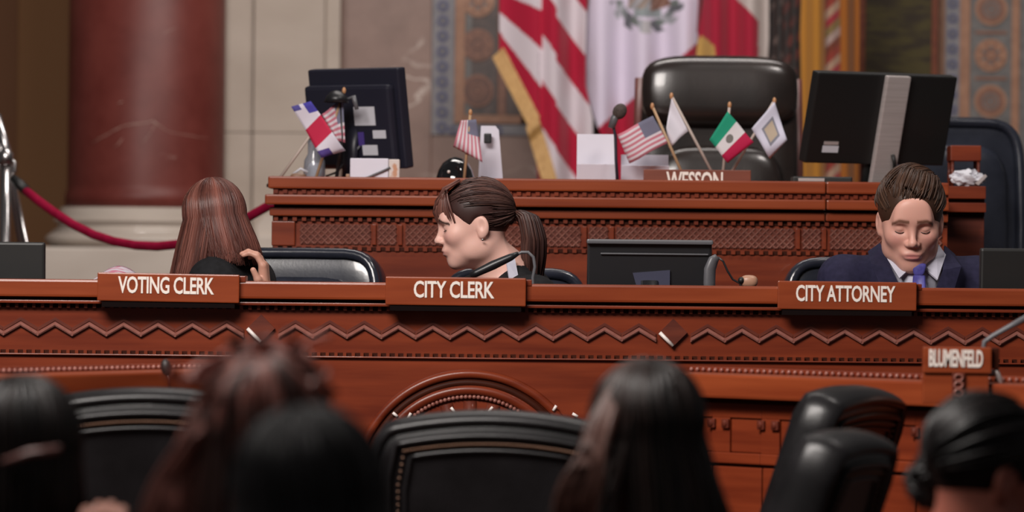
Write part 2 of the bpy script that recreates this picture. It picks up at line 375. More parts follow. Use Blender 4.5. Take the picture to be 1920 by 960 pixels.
z1_, z2_, z3_, z4_ = wz(418, CD), wz(427, CD), wz(443, CD), wz(471, CD)
pr = prof_torus(cr * 1.28, z4_, z3_) + [(cr * 1.20, z3_ + .004), (cr * 1.13, z3_ + .012), (cr * 1.11, z2_ - .004), (cr * 1.14, z2_)] + prof_torus(cr * 1.17, z2_ + .002, z1_) + [(cr * 1.09, z1_ + .004), (cr * 1.08, zb)]
mk('base_moulding', lathe(NB(), pr, (CX, CD, 0), 64), M['cream_light'], col, col, True)
mk('plinth', boxr(NB(), CX - cr * 1.30, CX + cr * 1.30, CD - cr * 1.30, CD + cr * 1.30, .75, z4_, .012), M['cream_light'], col, col)
pb = T('pilaster_base', 'pale moulded stone base of the pilaster beside the bench end', 'pilaster base', (U(520, 0, 18.2).x, 18.2, .75))
PX0, PX1 = (482 - 960) / FPX * 18.1, (640 - 960) / FPX * 18.1
mk('plinth', boxr(NB(), PX0, PX1, 18.02, 18.299, .75, wz(446, 18.1), .01), M['cream_light'], pb, pb)
mk('moulding', prism(NB(), [(0, 0)] * 0 + [(PX0, wz(446, 18.1)), (PX0, wz(428, 18.1)), (PX0 + .03, wz(408, 18.1)), (PX1 - .03, wz(408, 18.1)), (PX1, wz(428, 18.1)), (PX1, wz(446, 18.1))], 18.06, 18.299), M['cream_light'], pb, pb)

# ---------------------------------------------------------------- clerk desk
CY = 11.5; K = FPX / CY
ZT = CAMZ - 52 / K
def cz(dy): return ZT - dy / K
def cx(px): return (px - 960) / K
desk = T('clerk_desk', 'long carved mahogany clerks\' bench with zigzag frieze, holding three nameplates', 'desk', (0, CY, 0))
X0, X1 = -1.95, 1.95
def dpart(name, x0, x1, y0, y1, z0, z1, mt, bev=.003, parent=None): return mk(name, boxr(NB(), x0, x1, y0, y1, z0, z1, bev), mt, parent or desk, desk)
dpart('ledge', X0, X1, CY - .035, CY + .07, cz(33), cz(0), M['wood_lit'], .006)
dpart('ledge_groove', X0, X1, CY - .012, CY + .05, cz(39), cz(33), M['wood_groove'], .0)
dpart('moulding', X0, X1, CY - .024, CY + .05, cz(45), cz(39), M['wood'], .002)
dpart('frieze_panel', X0, X1, CY + .004, CY + .05, cz(133), cz(45), M['wood'], .0)
dpart('moulding', X0, X1, CY - .010, CY + .05, cz(142), cz(139), M['wood'], .002)
dpart('lower_panel', X0, X1, CY, CY + .05, .0, cz(142), M['wood'], .0)
dpart('worktop', X0, X1, CY + .07, CY + .46, 1.07, 1.10, M['wood'], .004)
for sx in (X0, X1 - .05): dpart('end_panel', sx, sx + .05, CY + .051, CY + .44, .351, 1.069, M['wood'], .004)
def dentils(name, y0, y1, yb, z0, z1, x0, x1, pitch, duty, parent, w):
    bm = NB(); n = int((x1 - x0) / pitch)
    for i in range(n):
        a = x0 + i * pitch; boxr(bm, a, a + pitch * duty, y0, y1, z0, z1)
    return mk(name, bm, M['wood'], parent, w, kind='stuff')
for (a, b) in ((53, 45.5), (139, 132.5)):
    dpart('dentil_back', X0, X1, CY + .003, CY + .05, cz(a), cz(b), M['wood_groove'], 0)
    dentils('dentil_row', CY - .008, CY + .004, 0, cz(a), cz(b), X0, X1, 16.2 / K, .38, desk, desk)
# zigzag frieze: one carved chevron per tooth; diamonds replace every twelfth
P = 64.4; zm = CAMZ - 141 / K
def chevron(lower):
    h = 9.5 / K; w = P / 2 / K; t = 8 / K
    bm = NB(); a, b, off, y0, y1 = (t, 0, 0, -.007, .006) if not lower else (0, -t, 0, -.011, .006)
    poly = [(-w, -h + a), (0, h + a), (w, -h + a), (w, -h + b), (0, h + b), (-w, -h + b)]
    prism(bm, poly, y0, y1)
    bmesh.ops.recalc_face_normals(bm, faces=bm.faces[:])
    bmesh.ops.bevel(bm, geom=[e for e in bm.edges if all(v.co.y < 0 for v in e.verts)], offset=.0022, segments=2, affect='EDGES')
    me = bpy.data.meshes.new('chevron'); bm.to_mesh(me); bm.free()
    me.materials.append(M['wood_dark'] if not lower else M['wood_highlight']); return me  # upper band dark, lower edge pale: groove shade and highlight in the colour
CHU, CHL = chevron(False), chevron(True)
def diamond():
    me = NB(); r = 26 / K
    prism(me, [(-r, 0), (0, r), (r, 0), (0, -r)], -.012, .006)
    top = [f for f in me.faces if all(v.co.y < -.011 for v in f.verts)]
    bmesh.ops.inset_region(me, faces=top, thickness=.006, depth=-.006)
    for f in top: f.material_index = 0
    m2 = bpy.data.meshes.new('diamond'); bmesh.ops.recalc_face_normals(me, faces=me.faces[:]); me.to_mesh(m2); me.free(); m2.materials.append(M['wood_dark']); return m2
DIA = diamond()
for i in range(-9, 24):
    px = 491 + P * i; x = cx(px)
    if x < X0 + .06 or x > X1 - .06: continue
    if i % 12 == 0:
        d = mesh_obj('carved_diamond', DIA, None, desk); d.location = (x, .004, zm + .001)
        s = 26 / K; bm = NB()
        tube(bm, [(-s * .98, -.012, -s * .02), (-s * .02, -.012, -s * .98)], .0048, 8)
        mk('glint_strip', bm, M['pale_glint'], d, None, True)  # glint on the diamond's lower edge, built as a pale strip
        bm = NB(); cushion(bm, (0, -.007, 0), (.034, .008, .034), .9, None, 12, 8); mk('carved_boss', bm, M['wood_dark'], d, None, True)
    else:
        c = mesh_obj('carved_chevron', CHU, None, desk); c.location = (x, .004, zm)
        c2 = mesh_obj('chevron_edge', CHL, None, c)
# carved wheel below the frieze
wx, wzc, rr = cx(884), CAMZ - (915 - 480) / K, 213 / K
def arc(bm, r, rad, a0=8, a1=172, n=60, y=CY, flat=1.):
    return tube(bm, [(wx + r * math.cos(R(a0 + (a1 - a0) * k / n)), y, wzc + r * math.sin(R(a0 + (a1 - a0) * k / n))) for k in range(n + 1)], rad, 8, True, flat)
wh = mk('carved_wheel', arc(NB(), rr, .012), M['wood'], desk, desk, True)
mk('wheel_groove', arc(NB(), rr - .022, .010, y=CY + .001), M['wood_groove'], wh, desk, True)
mk('wheel_band', arc(NB(), rr - .040, .014), M['wood'], wh, desk, True)
mk('wheel_groove', arc(NB(), rr - .058, .007), M['wood_groove'], wh, desk, True)
bm = NB()
for k in range(61):
    a = R(10 + 160 * k / 60); r = rr - .047 - .010
    ball(bm, (wx + r * math.cos(a), CY - .006, wzc + r * math.sin(a)), .0055, 8, 6)
mk('bead_ring', bm, M['wood_highlight'], wh, desk, True, kind='stuff')
for k in range(9):
    a = R(26 + 16 * k); bm = NB()
    tube(bm, [(wx + r_ * math.cos(a), CY, wzc + r_ * math.sin(a)) for r_ in (.05, rr - .068)], [.012, .017], 8)
    mk('wheel_spoke', bm, M['wood_dark'], wh, desk, True)
for (px, py, ang) in ((744, 777, 40), (852, 768, 50), (923, 767, -50), (1043, 765, -60), (1081, 778, 30), (771, 779, -60)):
    p = Vector((cx(px), CY - .014, CAMZ - (py - (px - 960) * .01 - 480) / K)); d = Vector((math.cos(R(ang)), 0, -math.sin(R(ang)))) * .0075
    mk('glint_tick', tube(NB(), [p - d, p + d], .0038, 8), M['pale_glint'], wh, desk, True)  # glints on the wheel, built as pale ticks

M['plate_shadow'] = mat('plate_shadow', (.006, .003, .003), .95, 0, .1)  # near black, paints the shade under the nameplates
# nameplates on the ledge
def nameplate(px0, px1, py0, py1, slope, text, tx0, tx1, ty0, ty1, D, label, th=.02):
    k = FPX / D; cxp, cyp = (px0 + px1) / 2, (py0 + py1) / 2
    p = U(cxp, cyp, D); w, h = (px1 - px0) / k, (py1 - py0) / k
    t = T('nameplate', label, 'nameplate', (p.x, D, p.z - h / 2), 0, None)
    rot = Matrix.Rotation(slope, 3, 'Y')
    bm = NB(); box(bm, (0, 0, h / 2), (w, th, h), .003, rot); o = mk('plate', bm, M['wood_lit'], t)
    me = text_mesh(text, (tx1 - tx0) / k, (ty1 - ty0) / k); me.materials.append(M['letter'])
    lt = mesh_obj('lettering', me, None, t); q = U((tx0 + tx1) / 2, (ty0 + ty1) / 2, D)
    lt.location = (q.x - p.x, -th / 2 + .0012, q.z - (p.z - h / 2)); lt.rotation_euler = (0, slope, 0)
    return t
for a in ((183, 449, 513, 566, .008, 'VOTING CLERK', 222, 402, 519, 551, 'wooden nameplate reading VOTING CLERK hung on the bench ledge'),
          (723, 986, 520, 573, .003, 'CITY CLERK', 776, 927, 527, 559, 'wooden nameplate reading CITY CLERK hung on the bench ledge'),
          (1458, 1718, 528, 581, .003, 'CITY ATTORNEY', 1492, 1678, 535, 566, 'wooden nameplate reading CITY ATTORNEY hung on the bench ledge')):
    t = nameplate(*a[:10], CY - .0465, a[10])
    w = (a[1] - a[0]) / K
    mk('bracket', boxr(NB(), -w / 2 + .004, w / 2 + .014, .0095, .10, .050, .066, .002), M['wood'], t)
    bm = NB(); boxr(bm, -w / 2 + .012, w / 2 - .012, -.006, .022, -.014, -.001); mk('shadow_block', bm, M['plate_shadow'], t)  # dark block stands in for the plate's shadow

# ---------------------------------------------------------------- upper dais
DY = 13.0; KD = FPX / DY; ZD = CAMZ + 145 / KD
def dz(dy): return ZD - dy / KD
def dx(px): return (px - 960) / KD
dais = T('presiding_dais', 'tall carved mahogany dais with lattice frieze behind the clerks', 'dais', (0, DY, .35))
E0, E1 = dx(505), dx(1776)
def apart(name, x0, x1, y0, y1, z0, z1, mt, bev=.003): return mk(name, boxr(NB(), x0, x1, y0, y1, z0, z1, bev), mt, dais, dais)
SEAM = dx(1546)
for (a, b) in ((E0, SEAM - .0012), (SEAM + .0012, E1)):
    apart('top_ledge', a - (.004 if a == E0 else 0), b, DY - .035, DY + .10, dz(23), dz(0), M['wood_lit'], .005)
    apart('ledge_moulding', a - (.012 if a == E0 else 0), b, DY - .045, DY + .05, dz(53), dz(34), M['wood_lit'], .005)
    apart('moulding', a, b, DY - .016, DY + .05, dz(74), dz(58), M['wood_lit'], .004)
apart('ledge_groove', E0 + .01, E1, DY - .018, DY + .05, dz(34), dz(23), M['wood'], 0)
apart('shadow_groove', E0 + .012, E1, DY - .004, DY + .05, dz(58), dz(53), M['wood_groove'], 0)
apart('frieze_panel', E0 + .008, E1, DY + .008, DY + .05, dz(140), dz(74), M['wood'], 0)
apart('lower_panel', E0 + .008, E1, DY + .002, DY + .05, .351, dz(140), M['wood'], 0)
apart('side_panel', E0 + .012, E0 + .05, DY + .051, DY + .85, .751, dz(30), M['wood'], .003)
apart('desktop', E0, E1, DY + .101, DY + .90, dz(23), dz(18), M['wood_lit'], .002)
apart('corner_stile', E0 + .006, dx(553), DY - .006, DY + .05, dz(130), dz(84), M['wood'], .003)
for (a, b, y) in ((32, 25, DY - .03), (83, 76, DY - .006), (138, 131, DY - .006)):
    dentils('dentil_row', y, y + .014, 0, dz(a), dz(b), E0 + .012, E1, 17.5 / KD, .45, dais, dais)
    if a > 40: apart('dentil_back', E0 + .01, E1, DY + .004, DY + .05, dz(a), dz(b), M['wood_groove'], 0)
def lattice(px0, px1):
    x0, x1, z0, z1 = dx(px0), dx(px1), dz(126), dz(89); h = z1 - z0
    fr = apart('lattice_ground', x0, x1, DY + .004, DY + .009, z0, z1, M['wood_dark'], 0)
    bm = NB(); pitch = 13 / KD; n = int((x1 - x0 + h) / pitch) + 1
    for k in range(n):
        for sgn in (1, -1):
            xa = x0 - h + k * pitch if sgn > 0 else x0 + k * pitch
            a, b = (xa, z0), (xa + h, z1)
            if sgn < 0: a, b = (xa, z0), (xa - h, z1)
            # clip to the frame
            def clip(p, q):
                t0, t1 = 0., 1.; d = q[0] - p[0]
                for lim, s in ((x0, 1), (x1, -1)):
                    f = s * (p[0] - lim); g = s * d
                    if g > 0: t0 = max(t0, -f / g)
                    elif g < 0: t1 = min(t1, f / -g)
                    elif f < 0: return None
                return None if t1 - t0 < .05 else ((p[0] + d * t0, p[1] + (q[1] - p[1]) * t0), (p[0] + d * t1, p[1] + (q[1] - p[1]) * t1))
            c = clip(a, b)
            if c: tube(bm, [(c[0][0], DY + .003, c[0][1]), (c[1][0], DY + .003, c[1][1])], .0028, 4, True, 1., (0, 1, 0))
    mk('lattice', bm, M['lat'], fr, dais, kind='stuff')
M['lat'] = noise_mat('lattice_sheen', (.17, .060, .045), (.26, .11, .085), (4, 4, 4), 8, 4, .3, 0, .3, .7, .3)  # lightened wood; the lattice's reflected sheen is in the colour
for (a, b) in ((562, 694), (708, 742), (760, 1088), (1104, 1139), (1155, 1488), (1504, 1538), (1556, 1765)): lattice(a, b)
for px in (701, 750, 1096, 1147, 1496, 1545): apart('lattice_stile', dx(px) - .006, dx(px) + .006, DY - .002, DY + .009, dz(127), dz(88), M['wood'], .002)
# set-back wing at the right end
wing = T('dais_wing', 'short darker wood wing set back at the right end of the dais', 'dais', (dx(1810), DY + .35, .75))
WX0, WX1 = dx(1776) + .0, (1846 - 960) / FPX * 13.35
for (n_, z0, z1, y, m_) in (('panel', .751, dz(60), 13.37, 'wood_dark'), ('ledge', dz(26), dz(2), 13.33, 'wood'), ('moulding', dz(52), dz(34), 13.32, 'wood'), ('groove', dz(34), dz(26), 13.36, 'wood_groove'), ('groove', dz(60), dz(52), 13.36, 'wood_groove')):
    mk(n_, boxr(NB(), WX0 + .02, WX1, y, 13.88, z0, z1, .002), M[m_], wing, wing)
# ---------------------------------------------------------------- figures: smooth implicit surfaces, meshed by surface nets
def axis(lo, hi, fine, coarse):
    """grid line positions: coarse everywhere, finer inside each (a, b, step)"""
    p = [lo]
    while p[-1] < hi:
        x = p[-1]; st = coarse
        for a, b, s in fine:
            if a - coarse <= x <= b: st = min(st, s)
        p.append(x + st)
    return np.array(p, np.float32)
def snet(V, xs, ys, zs):
    ins = V < 0
    c = [ins[i:ins.shape[0] - 1 + i, j:ins.shape[1] - 1 + j, k:ins.shape[2] - 1 + k] for i in (0, 1) for j in (0, 1) for k in (0, 1)]
    cnt = sum(x.astype(np.int8) for x in c); act = (cnt > 0) & (cnt < 8)
    I, J, Kk = np.nonzero(act); n = len(I)
    idx = -np.ones(act.shape, np.int64); idx[I, J, Kk] = np.arange(n)
    acc = np.zeros((n, 3)); num = np.zeros(n)
    ax = (xs, ys, zs)
    corners = [(i, j, k) for i in (0, 1) for j in (0, 1) for k in (0, 1)]
    for a in corners:
        for d in range(3):
            if a[d]: continue
            b = list(a); b[d] = 1
            va = V[I + a[0], J + a[1], Kk + a[2]]; vb = V[I + b[0], J + b[1], Kk + b[2]]
            m = (va < 0) != (vb < 0)
            t = np.where(m, va / np.where(m, va - vb, 1), 0)
            pa = np.stack([xs[I + a[0]], ys[J + a[1]], zs[Kk + a[2]]], 1); pb = np.stack([xs[I + b[0]], ys[J + b[1]], zs[Kk + b[2]]], 1)
            acc += np.where(m[:, None], pa + (pb - pa) * t[:, None], 0); num += m
    v = acc / num[:, None]
    quads = []
    for d in range(3):
        e1, e2 = [(1, 2), (2, 0), (0, 1)][d]
        sl0 = [slice(None)] * 3; sl1 = [slice(None)] * 3; sl0[d] = slice(0, -1); sl1[d] = slice(1, None)
        A, B = ins[tuple(sl0)], ins[tuple(sl1)]
        for flip, msk in ((False, A & ~B), (True, ~A & B)):
            g = np.array(np.nonzero(msk)); ok = (g[e1] > 0) & (g[e2] > 0) & (g[e1] < V.shape[e1] - 1) & (g[e2] < V.shape[e2] - 1); g = g[:, ok]
            q = []
            for (u, w) in ((-1, -1), (0, -1), (0, 0), (-1, 0)):
                h = g.copy(); h[e1] += u; h[e2] += w; q.append(idx[h[0], h[1], h[2]])
            q = np.stack(q, 1); quads.append(q[:, ::-1] if flip else q)
    return v, np.concatenate(quads)
def cap(a, b, ra, rb=None, k=.02, sub=False): return ('c', np.array(a, float), np.array(b, float), ra, ra if rb is None else rb, k, sub)
def ell(c, r, Rm=None, k=.02, sub=False): return ('e', np.array(c, float), np.array(r, float), np.eye(3) if Rm is None else np.array(Rm), k, sub)
def field(prims, fine, coarse, off=0., pad=.04, lim=None):
    lo = np.full(3, 1e9); hi = -lo
    for p in prims:
        if p[-1]: continue
        if p[0] == 'c': r = max(p[3], p[4]); a = np.minimum(p[1], p[2]) - r; b = np.maximum(p[1], p[2]) + r
        else: r = p[2].max(); a, b = p[1] - r, p[1] + r
        lo = np.minimum(lo, a); hi = np.maximum(hi, b)
    lo -= pad + off; hi += pad + off
    if lim is not None: lo = np.maximum(lo, lim[0]); hi = np.minimum(hi, lim[1])
    ax = [axis(lo[d], hi[d], [(f[0][d], f[1][d], f[2]) for f in fine], coarse) for d in range(3)]
    V = np.full([len(a) for a in ax], 1., np.float32)
    for p in prims:
        k = p[-2]; sub = p[-1]
        if p[0] == 'c': r = max(p[3], p[4]); a = np.minimum(p[1], p[2]) - r; b = np.maximum(p[1], p[2]) + r
        else: r = p[2].max(); a, b = p[1] - r, p[1] + r
        m = k * 1.3 + .05 + off
        sl = []
        for d in range(3):
            i0 = np.searchsorted(ax[d], a[d] - m); i1 = np.searchsorted(ax[d], b[d] + m); sl.append(slice(max(i0 - 1, 0), min(i1 + 1, len(ax[d]))))
        if any(s.stop - s.start <= 0 for s in sl): continue
        X, Y, Z = ax[0][sl[0]][:, None, None], ax[1][sl[1]][None, :, None], ax[2][sl[2]][None, None, :]
        if p[0] == 'c':
            ab = (p[2] - p[1]).astype(np.float32); l2 = float(ab @ ab) or 1e-9
            t = np.clip(((X - p[1][0]) * ab[0] + (Y - p[1][1]) * ab[1] + (Z - p[1][2]) * ab[2]) / l2, 0, 1)
            d = np.sqrt((X - p[1][0] - t * ab[0]) ** 2 + (Y - p[1][1] - t * ab[1]) ** 2 + (Z - p[1][2] - t * ab[2]) ** 2) - (p[3] + (p[4] - p[3]) * t)
        else:
            Rm = p[3].astype(np.float32); x, y, z = X - p[1][0], Y - p[1][1], Z - p[1][2]
            u = (x * Rm[0, 0] + y * Rm[1, 0] + z * Rm[2, 0]); v = (x * Rm[0, 1] + y * Rm[1, 1] + z * Rm[2, 1]); w = (x * Rm[0, 2] + y * Rm[1, 2] + z * Rm[2, 2])
            rx, ry, rz = p[2]
            k0 = np.sqrt((u / rx) ** 2 + (v / ry) ** 2 + (w / rz) ** 2); k1 = np.sqrt((u / rx ** 2) ** 2 + (v / ry ** 2) ** 2 + (w / rz ** 2) ** 2) + 1e-9
            d = k0 * (k0 - 1) / k1
        d = d.astype(np.float32); s = tuple(sl); A = V[s]
        if not sub:
            d = d - off; h = np.clip(.5 + .5 * (A - d) / k, 0, 1); V[s] = A + (d - A) * h - k * h * (1 - h)
        else:
            h = np.clip(.5 - .5 * (A + d) / k, 0, 1); V[s] = A + (-d - A) * h + k * h * (1 - h)
    return V, ax
class Frame:
    def __init__(s, c, yaw=0, pitch=0, roll=0, sc=1.):
        s.c = np.array(c, float); s.sc = sc
        s.R = np.array(Matrix.Rotation(R(yaw), 3, 'Z') @ Matrix.Rotation(R(roll), 3, 'Y') @ Matrix.Rotation(R(pitch), 3, 'X'))
    def w(s, p): return s.c + s.R @ (np.array(p, float) * s.sc)
    def loc(s, P): return (np.asarray(P) - s.c) @ s.R / s.sc
    def cap(s, a, b, ra, rb=None, k=.02, sub=False): return cap(s.w(a), s.w(b), ra * s.sc, (ra if rb is None else rb) * s.sc, k * s.sc, sub)
    def ell(s, c, r, k=.02, sub=False, rot=None):
        Rm = s.R if rot is None else s.R @ np.array(Euler([R(a) for a in rot]).to_matrix())
        return ell(s.w(c), np.array(r) * s.sc, Rm, k * s.sc, sub)
def head_prims(F, male=False, lids_down=True):
    e, c = F.ell, F.cap
    w = 1.0 if male else .95
    P = [e((0, .014, .028), (.074, .094, .086)), e((0, -.026, -.030), (.060 * w, .064, .084), .04),
         e((0, -.055, -.082), (.036 * w, .030, .028), .03), e((0, -.070, -.099), (.018 * w + .004, .014, .014), .02)]
    for s in (-1, 1):
        P += [e((s * .041 * w, -.060, -.022), (.020, .022, .020), .03), e((s * .050 * w, -.010, -.070), (.016, .030, .022), .03)]
    P += [c((-.034, -.080, .022), (.034, -.080, .022), .010, .010, .025), e((0, -.078, .05), (.04, .014, .03), .03)]
    for s in (-1, 1): P.append(e((s * .030, -.100, .003), (.017, .016, .011), .016, True))
    P += [c((0, -.086, .012), (0, -.105, -.026), .0065, .0085, .012), e((0, -.107, -.030), (.0085, .0085, .0075), .010)]
    for s in (-1, 1):
        P += [e((s * .012, -.096, -.034), (.0075, .010, .0065), .008), e((s * .031, -.075, .003), (.0145, .0125, .0105), .004)]
    P += [e((0, -.083, -.058), (.026, .014, .012), .016), e((0, -.0935, -.0600), (.021, .0065, .0042), .007), e((0, -.0915, -.0690), (.018, .0068, .0048), .007),
          c((-.022, -.100, -.0645), (.022, -.100, -.0645), .0022, .0022, .003, True)]
    for s in (-1, 1):
        P += [e((s * .076, .016, -.008), (.0085, .019, .030), .006, False, (0, 0, s * -18)), e((s * .073, .012, -.030), (.008, .010, .012), .006),
              e((s * .086, .012, -.004), (.007, .009, .015), .006, True)]
    return P
def hand_prims(wr, d, n, curl=35, sc=1., side=1):
    """wrist, pointing direction, palm normal; four unequal fingers with two bends each and a thumb off the side"""
    wr = np.array(wr, float); d = np.array(Vector(d).normalized()); n = np.array(Vector(n) - Vector(d) * Vector(n).dot(Vector(d))); n /= np.linalg.norm(n)
    s = np.cross(d, n) * side; P = []
    pc = wr + d * .045 * sc
    P += [cap(wr - s * .010 * sc, pc + d * .035 * sc - s * .024 * sc, .015 * sc, .0125 * sc, .015), cap(wr + s * .012 * sc, pc + d * .035 * sc + s * .024 * sc, .016 * sc, .012 * sc, .015), cap(wr, pc + d * .038 * sc, .016 * sc, .0125 * sc, .015)]
    for q, (o, L) in enumerate(((.027, .070), (.009, .079), (-.009, .073), (-.026, .056))):
        p = pc + d * .036 * sc + s * o * sc; a = 0.
        for f, rr_ in ((.45, .0088), (.31, .0080), (.24, .0070)):
            a += R(curl) * (.7 if f == .45 else 1.); q2 = p + (d * math.cos(a) + n * math.sin(a)) * L * f * sc
            P.append(cap(p, q2, rr_ * sc, rr_ * .92 * sc, .004)); p = q2
    p = wr + d * .022 * sc + s * .022 * sc; q1 = p + (d * .6 + s * .62 + n * .35) * .036 * sc; q2 = q1 + (d * .85 + s * .15 + n * .35) * .032 * sc
    P += [cap(p, q1, .0130 * sc, .0105 * sc, .010), cap(q1, q2, .0100 * sc, .0082 * sc, .005)]
    return P
SKIN = attr_mat('skin', 'Col', .45, 0, .4, .12)
def figure(name, label, F, neck, byaw, floor, seat, skin, brow, lips, cloth_top, cloth_leg, male=False, hands=None, arms=None, group=None, shw=.17, extra=None, top_cut=None, hip=None, hd=.0028):
    """a seated figure: head frame F, neck-base point, body yaw; returns the thing and the primitives of the torso"""
    N = np.array(neck, float); B = Frame((0, 0, 0), byaw)
    fw = B.R @ np.array((0, -1, 0)); rt = B.R @ np.array((1, 0, 0)); up = np.array((0, 0, 1.))
    H = np.array(hip, float) if hip is not None else np.array((N[0], N[1], seat + .10)) - fw * .05
    t = T(name, label, 'person', (H[0], H[1], floor), 0, group)
    hp = head_prims(F, male)
    nk = [cap(F.w((0, .022, -.060)), N + up * .0, .052 * F.sc if not male else .060, .058 if not male else .066, .035)]
    ch = N * .62 + H * .38
    to = [cap(N - up * .055 - rt * shw, N - up * .055 + rt * shw, .050, .050, .05), cap(N + up * .01, N - up * .06, .055, .07, .05),
          ell(ch, (.165 if male else .150, .115, .21), B.R, .06), ell(N * .2 + H * .8, (.150, .115, .18), B.R, .06), ell(H, (.175, .135, .115), B.R, .05)]
    ar, hn, fines = [], [], []
    for q, s in enumerate((-1, 1)):
        sh = N - up * .065 + rt * s * shw
        if arms and arms[q] is not None: el, wr, hdv, pn = [np.array(x, float) for x in arms[q]]
        else:
            el = sh + rt * s * .05 + fw * .10 - up * .25; wr = el + fw * .20 - rt * s * .07 - up * .02; hdv = fw - rt * s * .2; pn = -up
        ar += [cap(sh, el, .050, .041, .03), cap(el, wr, .041, .028, .012)]
        hn += hand_prims(wr + (wr - el) / np.linalg.norm(wr - el) * .01, hdv, pn, 40, .95, s)
        fines.append((wr - .13, wr + .13, .0045))
    lg, ft = [], []
    for s in (-1, 1):
        hpj = H + rt * s * .09 - up * .02; kn = hpj + fw * .38 + rt * s * .03; kn[2] = seat + .06; an = kn + fw * .02; an[2] = floor + .09
        lg += [cap(hpj, kn, .085, .060, .03), cap(kn, an, .058, .040, .02)]; ft += [cap(an - up * .03, an + fw * .15 - up * .055, .036, .030, .02)]
    body = hp + nk + to + ar + hn + lg + ft + (extra or [])
    hc = F.c
    V, ax = field(body, [(hc - .15 * F.sc, hc + .15 * F.sc, hd)] + fines, .014)
    v, f = snet(V, *ax)
    L = F.loc(v); cols = np.tile(np.array(skin), (len(v), 1))
    mix = lambda m, c: cols * (1 - m[:, None]) + np.array(c) * m[:, None]
    g = lambda x, s: np.exp(-(x / s) ** 2)
    front = (L[:, 1] < -.05)
    cols = mix(front * np.clip(g(L[:, 0], .020) * g(L[:, 2] + .0648, .0075) * 1.25, 0, 1), lips)
    for s in (-1, 1):
        zc = .0245 + .10 * np.clip(np.abs(L[:, 0]) - .012, 0, .02) - 6 * np.clip(np.abs(L[:, 0]) - .034, 0, .05) ** 1.5
        cols = mix((front * (np.abs(L[:, 0] - s * .031) < .021) * np.clip(1.4 * g(L[:, 2] - zc, .0042), 0, 1)), brow)
        cols = mix(front * np.clip(g(L[:, 0] - s * .043, .018) * g(L[:, 2] + .026, .018) * .35, 0, 1), (lips[0], lips[1] * .9, lips[2] * .9))
    pyd('body', v, f, SKIN, t, t, True, cols)
    for s in (-1, 1):       # lash lines of the lowered lids
        bm = NB(); tube(bm, [F.w((s * (.031 + .0125 * math.cos(a)), -.0885 + .006 * math.cos(a) ** 2, -.0025 - .0035 * math.sin(a))) for a in [math.pi * q / 8 for q in range(9)]], .0011 * F.sc, 5)
        mk('eyelashes', bm, M['hair_dark'], t, t, True)
    # clothes: same forms, a little larger, with clean openings
    def garment(nm, prims, off, mt, coarse=.009, cuts=(), lim=None, fine=()):
        V, ax = field(prims + list(cuts), list(fine), coarse, off, .04, lim)
        v, f = snet(V, *ax); return pyd(nm, v, f, mt, t, t, True)
    if cloth_top is not None:
        cut = top_cut(F, N, fw, rt, up) if top_cut else [cap(N + up * .05, N + up * .5, .075, .2, .01, True)]
        garment('top', to[:4] + ar, .011, cloth_top, .009, cut + [ell(a[2] + (a[2] - a[1]) / np.linalg.norm(a[2] - a[1]) * .03, (.035,) * 3, None, .006, True) for a in (ar[1], ar[3])])
    garment('trousers', [to[4]] + lg, .013, cloth_leg, .016)
    garment('shoes', ft, .012, M['plastic_dark'], .014)
    return t, to, nk, ar, garment, (fw, rt, up, N, H)

HAIR = attr_mat('hair', 'Col', .42, 0.0, .30)
M['hair_dark'] = mat('dark_lash', (.02, .012, .010), .5)
def locks(name, parent, T0, paths, rads, cols, seg=5, flat=.55):
    V, Fc, C = [], [], []
    base = 0
    for p, r, c in zip(paths, rads, cols):
        p = np.asarray(p, float); n = len(p)
        d = np.gradient(p, axis=0); d /= np.linalg.norm(d, axis=1)[:, None] + 1e-9
        a = np.cross(d, (0.3, .2, .9)); a /= np.linalg.norm(a, axis=1)[:, None] + 1e-9; b = np.cross(d, a)
        tt = np.linspace(0, 1, n); rad = r * np.clip(np.minimum(.35 + 3 * tt, 1) * np.minimum(1, .15 + (1 - tt) * 3.2), .1, 1)
        ang = 2 * np.pi * np.arange(seg) / seg
        ring = p[:, None, :] + rad[:, None, None] * (np.cos(ang)[None, :, None] * a[:, None, :] + flat * np.sin(ang)[None, :, None] * b[:, None, :])
        V.append(ring.reshape(-1, 3)); C.append(np.tile(c, (n * seg, 1)))
        for i in range(n - 1):
            for k in range(seg): Fc.append((base + i * seg + k, base + i * seg + (k + 1) % seg, base + (i + 1) * seg + (k + 1) % seg, base + (i + 1) * seg + k))
        base += n * seg
    return pyd(name, np.concatenate(V), Fc, HAIR, parent, T0, True, np.concatenate(C))
def tint(c0, c1, n):
    u = np.random.rand(n, 1) ** 1.2; return np.array(c0) * (1 - u) + np.array(c1) * u
def scalp(F, t, prims_cut, col, name='scalp_hair', grow=(.081, .101, .093), c=(0, .016, .034), add=()):
    P = [F.ell(c, grow, .01)] + list(add) + list(prims_cut)
    V, ax = field(P, [], .0045); v, f = snet(V, *ax)
    n = len(v); return pyd(name, v, f, HAIR, t, t, True, np.tile(np.array(col), (n, 1)))
def sdir(az, pol):
    """az: 0 = back of head, 90 = person's image-right when facing camera; pol from the crown"""
    return np.array((math.sin(pol) * math.sin(az), math.sin(pol) * math.cos(az), math.cos(pol)))
ER, EC = np.array((.084, .104, .096)), np.array((0, .016, .034))
